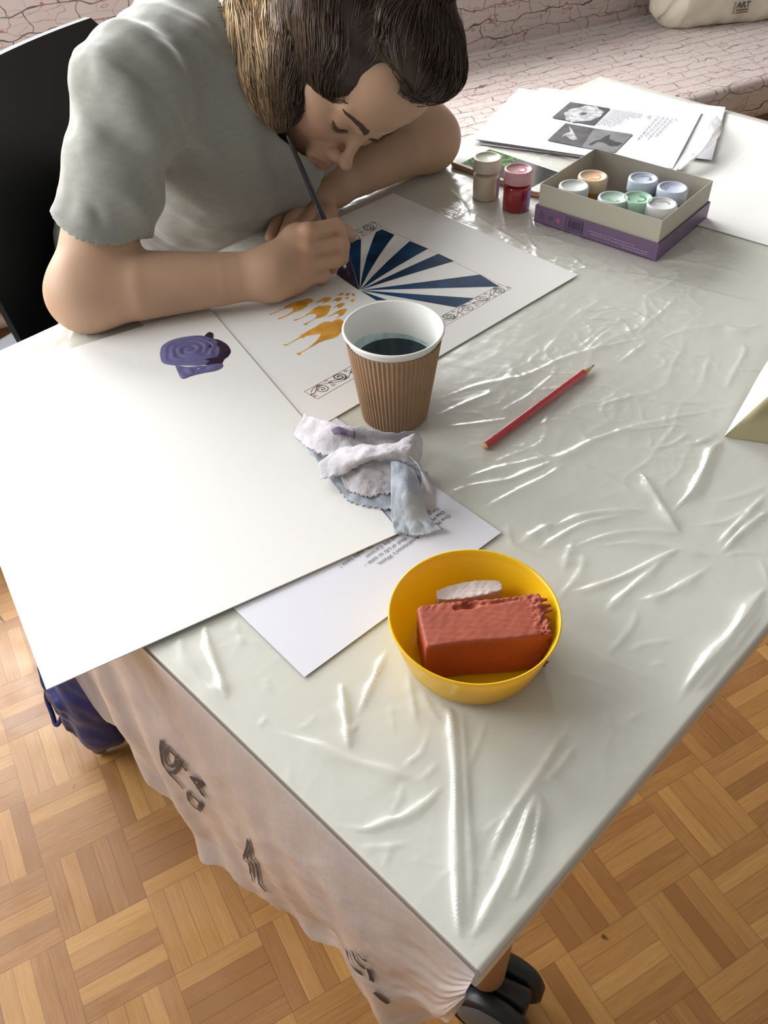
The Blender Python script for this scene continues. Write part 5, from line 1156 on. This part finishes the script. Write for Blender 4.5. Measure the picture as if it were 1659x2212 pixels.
FOLDS += [(SR + [.03, .0, .05], SR + [.10, .03, .02], .006, .004), (SR + dR * .10 + [-.03, 0, .04], SR + dR * .16 + [.02, -.03, .04], .006, .004), (SR + dR * .14 + [-.04, 0, .03], SR + dR * .19 + [.0, -.03, .04], .005, .0035),
          (SR + [.055, -.02, .0], SR + [.065, -.035, -.10], .012, .0045), (SR + dR * .02 + [0, .07, .0], SR + dR * .14 + [-.045, .055, -.03], .010, .0035)]
SS.post = shirt_post
M_shirt = attr_mat('heather_grey_jersey', .92, .15, bump=(900, .25, .0004), sheen=.25)
V, Q = SS.mesh((-.66, .74, -.32), (.24, 1.70, .42), .0026); V = relax(V, Q, 6)
shirt = np_mesh('t_shirt', V, Q, M_shirt, person)
c1 = np.array([.305, .308, .275]); hs = (1 + .07 * wob(V * [1, 1, 3], 120) + .05 * wob(V * [3, 1, 1], 300))[:, None]; vcol(shirt, c1 * hs)
# ------------------------------------------------------------------ trousers and shoes
M_jean = mat('black_denim', (.016, .014, .017), .8, bump=(300, .2, .0004)); ts = SDF(.03)
fw_ = -TA; Rt = [tb_, TA, [0, 0, 1]]
ts.ell(HIP + [0, 0, .0], (.172, .138, .11), Rt, .03)
for sg in (-1, 1):
    h_ = HIP + tb_ * .085 * sg + [0, 0, -.02]; k_ = h_ + fw_ * .40 + tb_ * .035 * sg + [0, 0, -.02]; an_ = k_ + fw_ * (-.06) + [0, 0, -.40]; ts.cap(h_, k_, .085, .062, .03); ts.cap(k_, an_, .060, .044, .02)
V, Q = ts.mesh((-.66, .80, -.74), (.25, 1.70, -.04), .005); tr_o = np_mesh('trousers', V, Q, M_jean, person)
a = MB(); a.lathe(HIP + [-.0, .0, .045], [(.168, 0), (.170, .004), (.170, .028), (.168, .032)], 60); 
M_shoe = mat('black_shoe_leather', (.02, .02, .022), .5)
for sg in (-1, 1):
    h_ = HIP + tb_ * .085 * sg; k_ = h_ + fw_ * .34 + tb_ * .035 * sg; an_ = np.array([k_[0], k_[1], -T + .05]); sh = SDF(.02)
    sh.cap(an_ - fw_ * .03 + [0, 0, -.01], an_ + fw_ * .15 + [0, 0, -.018], .036, .030, .02); sh.cap(an_ + [0, 0, .04], an_, .042, .038, .02); V, Q = sh.mesh(an_ - .24, an_ + .24, .005); V[:, 2] = np.maximum(V[:, 2], -T + .002); np_mesh('shoe', V, Q, M_shoe, person)
# ------------------------------------------------------------------ hair
hs_ = SDF(.02)
def HE(c, r, k=12, op='+'): hs_.ell(hl(*c), np.array(r) * mm, HF, k * mm, op)
HE((0, -16, 40), (86, 100, 86), 20)                       # close to the skull
HE((4, 30, 98), (60, 56, 33), 22); HE((0, 50, 98), (50, 32, 26), 16)      # swept-up front
HE((60, 6, 30), (26, 50, 44), 18)
HE((10, -30, 132), (34, 34, 26), 14)                      # bun
# loose side curtain hanging past the ear and jaw (photo right cheek side)
cur = [hl(62, -30, 60), at(640, 60, .225), at(628, 140, .200), at(622, 205, .175), at(622, 250, .150)]
hs_.chain(cur, [.045, .045, .040, .030, .015], .02)
cur2 = [hl(50, -70, 40), at(560, 20, .235), at(548, 100, .215), at(572, 190, .185), at(598, 255, .160)]
hs_.chain(cur2, [.045, .040, .034, .026, .012], .02)
cur3 = [hl(20, -90, 20), at(520, -40, .25), at(515, 50, .235), at(535, 150, .205)]
hs_.chain(cur3, [.045, .036, .024, .012], .02)
curL = [hl(-66, -30, 40), hl(-80, -30, 0), hl(-76, -34, -30)]; hs_.chain(curL, [.03, .022, .010], .02)
HE((0, 78, -22), (62, 60, 84), 8, '-')                     # the face stays free
hs_.ell(hl(26, 92, 44), np.array((40, 34, 34)) * mm, HF, 8 * mm, '-'); hs_.ell(hl(-28, 92, 44), np.array((38, 34, 34)) * mm, HF, 8 * mm, '-'); hs_.ell(hl(42, 72, 64), np.array((15, 26, 26)) * mm, HF, 8 * mm, '-')
M_hair = attr_mat('brown_to_blonde_hair', .38, .45)
def hair_post(P, d):
    return d + .0022 * wob(P * [1, 1, 1], 45)
hs_.post = hair_post
V, Q = hs_.mesh(HO - .25, HO + .28, .0032)
def hair_col(P, rnd):
    l = toh(P); c_dark = np.array([.050, .030, .019]); c_mid = np.array([.17, .105, .060]); c_bl = np.array([.74, .54, .31])
    # distance along the loose lengths (roots dark, ends light)
    up_x = l[:, 0] * .35 - l[:, 1] * .012 - l[:, 2] * .006
    t = np.clip((95 - l[:, 2] - .55 * l[:, 1] - 18) / 120, 0, 1) * (l[:, 1] < 45); t = np.clip(t * 1.35 + rnd * .55 - .28, 0, 1)[:, None]
    t = t * np.clip((40 - l[:, 1]) / 40, 0, 1)[:, None]
    t = np.clip(t * .2 + (np.clip((-.080 - P[:, 0]) / .060, 0, 1) * (.35 + 1.1 * rnd))[:, None], 0, 1)
    return np.where(t < .5, c_dark * (1 - t * 2) + c_mid * t * 2, c_mid * (2 - t * 2) + c_bl * (t * 2 - 1))
hair = thing('hair', None, None) if False else None
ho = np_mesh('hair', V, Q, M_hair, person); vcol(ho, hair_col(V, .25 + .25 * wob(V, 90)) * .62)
# strands combed over that volume
rsn = np.random.RandomState(5); NS = 9000; idx = rsn.randint(0, len(V), NS * 2); R0 = V[idx]; l0 = toh(R0)
keep = ~((l0[:, 1] > 40) & (l0[:, 2] < 55)) ; R0 = R0[keep][:NS]; l0 = toh(R0); NS = len(R0); g = hs_.grad(R0)
bun = hl(8, -34, 128); SEG = 15; STEP = .0075
loose = (l0[:, 2] + .35 * l0[:, 1] < 78) & (l0[:, 1] < 48)
P = R0.copy(); path = np.zeros((SEG, NS, 3)); hgt = rsn.uniform(-.0008, .0030, NS); cl = rsn.normal(size=(NS, 3)) * .12
downv = at(600, 262, .150) - at(610, 60, .235); downv /= np.linalg.norm(downv)
for i in range(SEG):
    g = hs_.grad(P); d = hs_.ev(P); P = P - g * (d - hgt)[:, None]; path[i] = P
    tb2 = bun - P; tb2 /= np.linalg.norm(tb2, axis=1)[:, None] + 1e-9
    conv = at(612, 262, .150) - P; conv /= np.linalg.norm(conv, axis=1)[:, None]
    tgt = np.where(loose[:, None], downv * .75 + conv * .45, tb2) + cl * (.6 + .4 * np.sin(i * .6))[None] if False else np.where(loose[:, None], downv * .75 + conv * .45, tb2) + cl
    tgt = tgt + .22 * np.stack([wob(P, 30), wob(P + 1, 30), wob(P + 2, 30)], -1)
    tgt = tgt - g * (tgt * g).sum(1)[:, None]; nr = np.linalg.norm(tgt, axis=1)[:, None]; 
    if i > 0: tgt = .55 * tgt / (nr + 1e-9) + .45 * prev
    prev = tgt / (np.linalg.norm(tgt, axis=1)[:, None] + 1e-9); P = P + prev * STEP
rad = rsn.uniform(.00032, .00075, NS); rnd = rsn.uniform(0, 1, NS); cl_n = wob(R0, 55) * .5
VV = []; CCc = []; tn_ = np.gradient(path, axis=0); tn_ /= np.linalg.norm(tn_, axis=2)[..., None] + 1e-9
uu = np.cross(tn_, np.array([.2, .3, 1.])); uu /= np.linalg.norm(uu, axis=2)[..., None] + 1e-9; vv = np.cross(tn_, uu)
env = np.clip(np.minimum(np.arange(SEG) + .6, (SEG - np.arange(SEG)) * .5) / 2.5, .12, 1)
for k in range(3):
    a_ = 2 * math.pi * k / 3; VV.append(path + (uu * math.cos(a_) + vv * math.sin(a_)) * (rad[None, :] * env[:, None])[..., None])
VV = np.stack(VV, 2)           # SEG, NS, 3, xyz
Vs = VV.transpose(1, 0, 2, 3).reshape(-1, 3); b_ = (np.arange(NS) * SEG * 3)[:, None, None] + (np.arange(SEG - 1) * 3)[None, :, None] + np.arange(3)[None, None, :]
b2_ = (np.arange(NS) * SEG * 3)[:, None, None] + (np.arange(SEG - 1) * 3)[None, :, None] + ((np.arange(3) + 1) % 3)[None, None, :]
Qs = np.stack([b_, b2_, b2_ + 3, b_ + 3], -1).reshape(-1, 4)
st = np_mesh('hair_strands', Vs, Qs, M_hair, ho); st['kind'] = 'stuff'
vcol(st, hair_col(Vs, np.repeat(np.clip(.5 + cl_n + (rnd - .5) * .8, 0, 1), SEG * 3)) * np.repeat(.75 + .5 * rnd, SEG * 3)[:, None])
# ------------------------------------------------------------------ paint brush
t0, t1 = at(757, 604, .0042), at(620, 291, .150); bdn = t1 - t0; bl = np.linalg.norm(bdn); bdn /= bl
brush = thing('paintbrush', 'thin black paintbrush held in the right hand, its tip on the dark ray', 'paintbrush')
M_bk = mat('glossy_black_lacquer', (.012, .010, .014), .22, coat=.4); M_fer = mat('silver_ferrule', (.6, .6, .62), .25, metal=1); M_br = mat('dark_wet_bristles', (.02, .015, .04), .4)
MB().lathe(t0, [(.0022, .036), (.0037, .060), (.0038, .085), (.0028, bl - .03), (.0022, bl - .003), (.0012, bl), (.0001, bl + .0004)], 20, ax=bdn).build('handle', M_bk, brush, True)
MB().lathe(t0, [(.0020, .013), (.0024, .018), (.0024, .037), (.0022, .038)], 20, ax=bdn).build('ferrule', M_fer, brush, True)
MB().lathe(t0, [(.0001, -.0005), (.0010, .003), (.0021, .008), (.0021, .014)], 14, ax=bdn).build('bristles', M_br, brush, True)
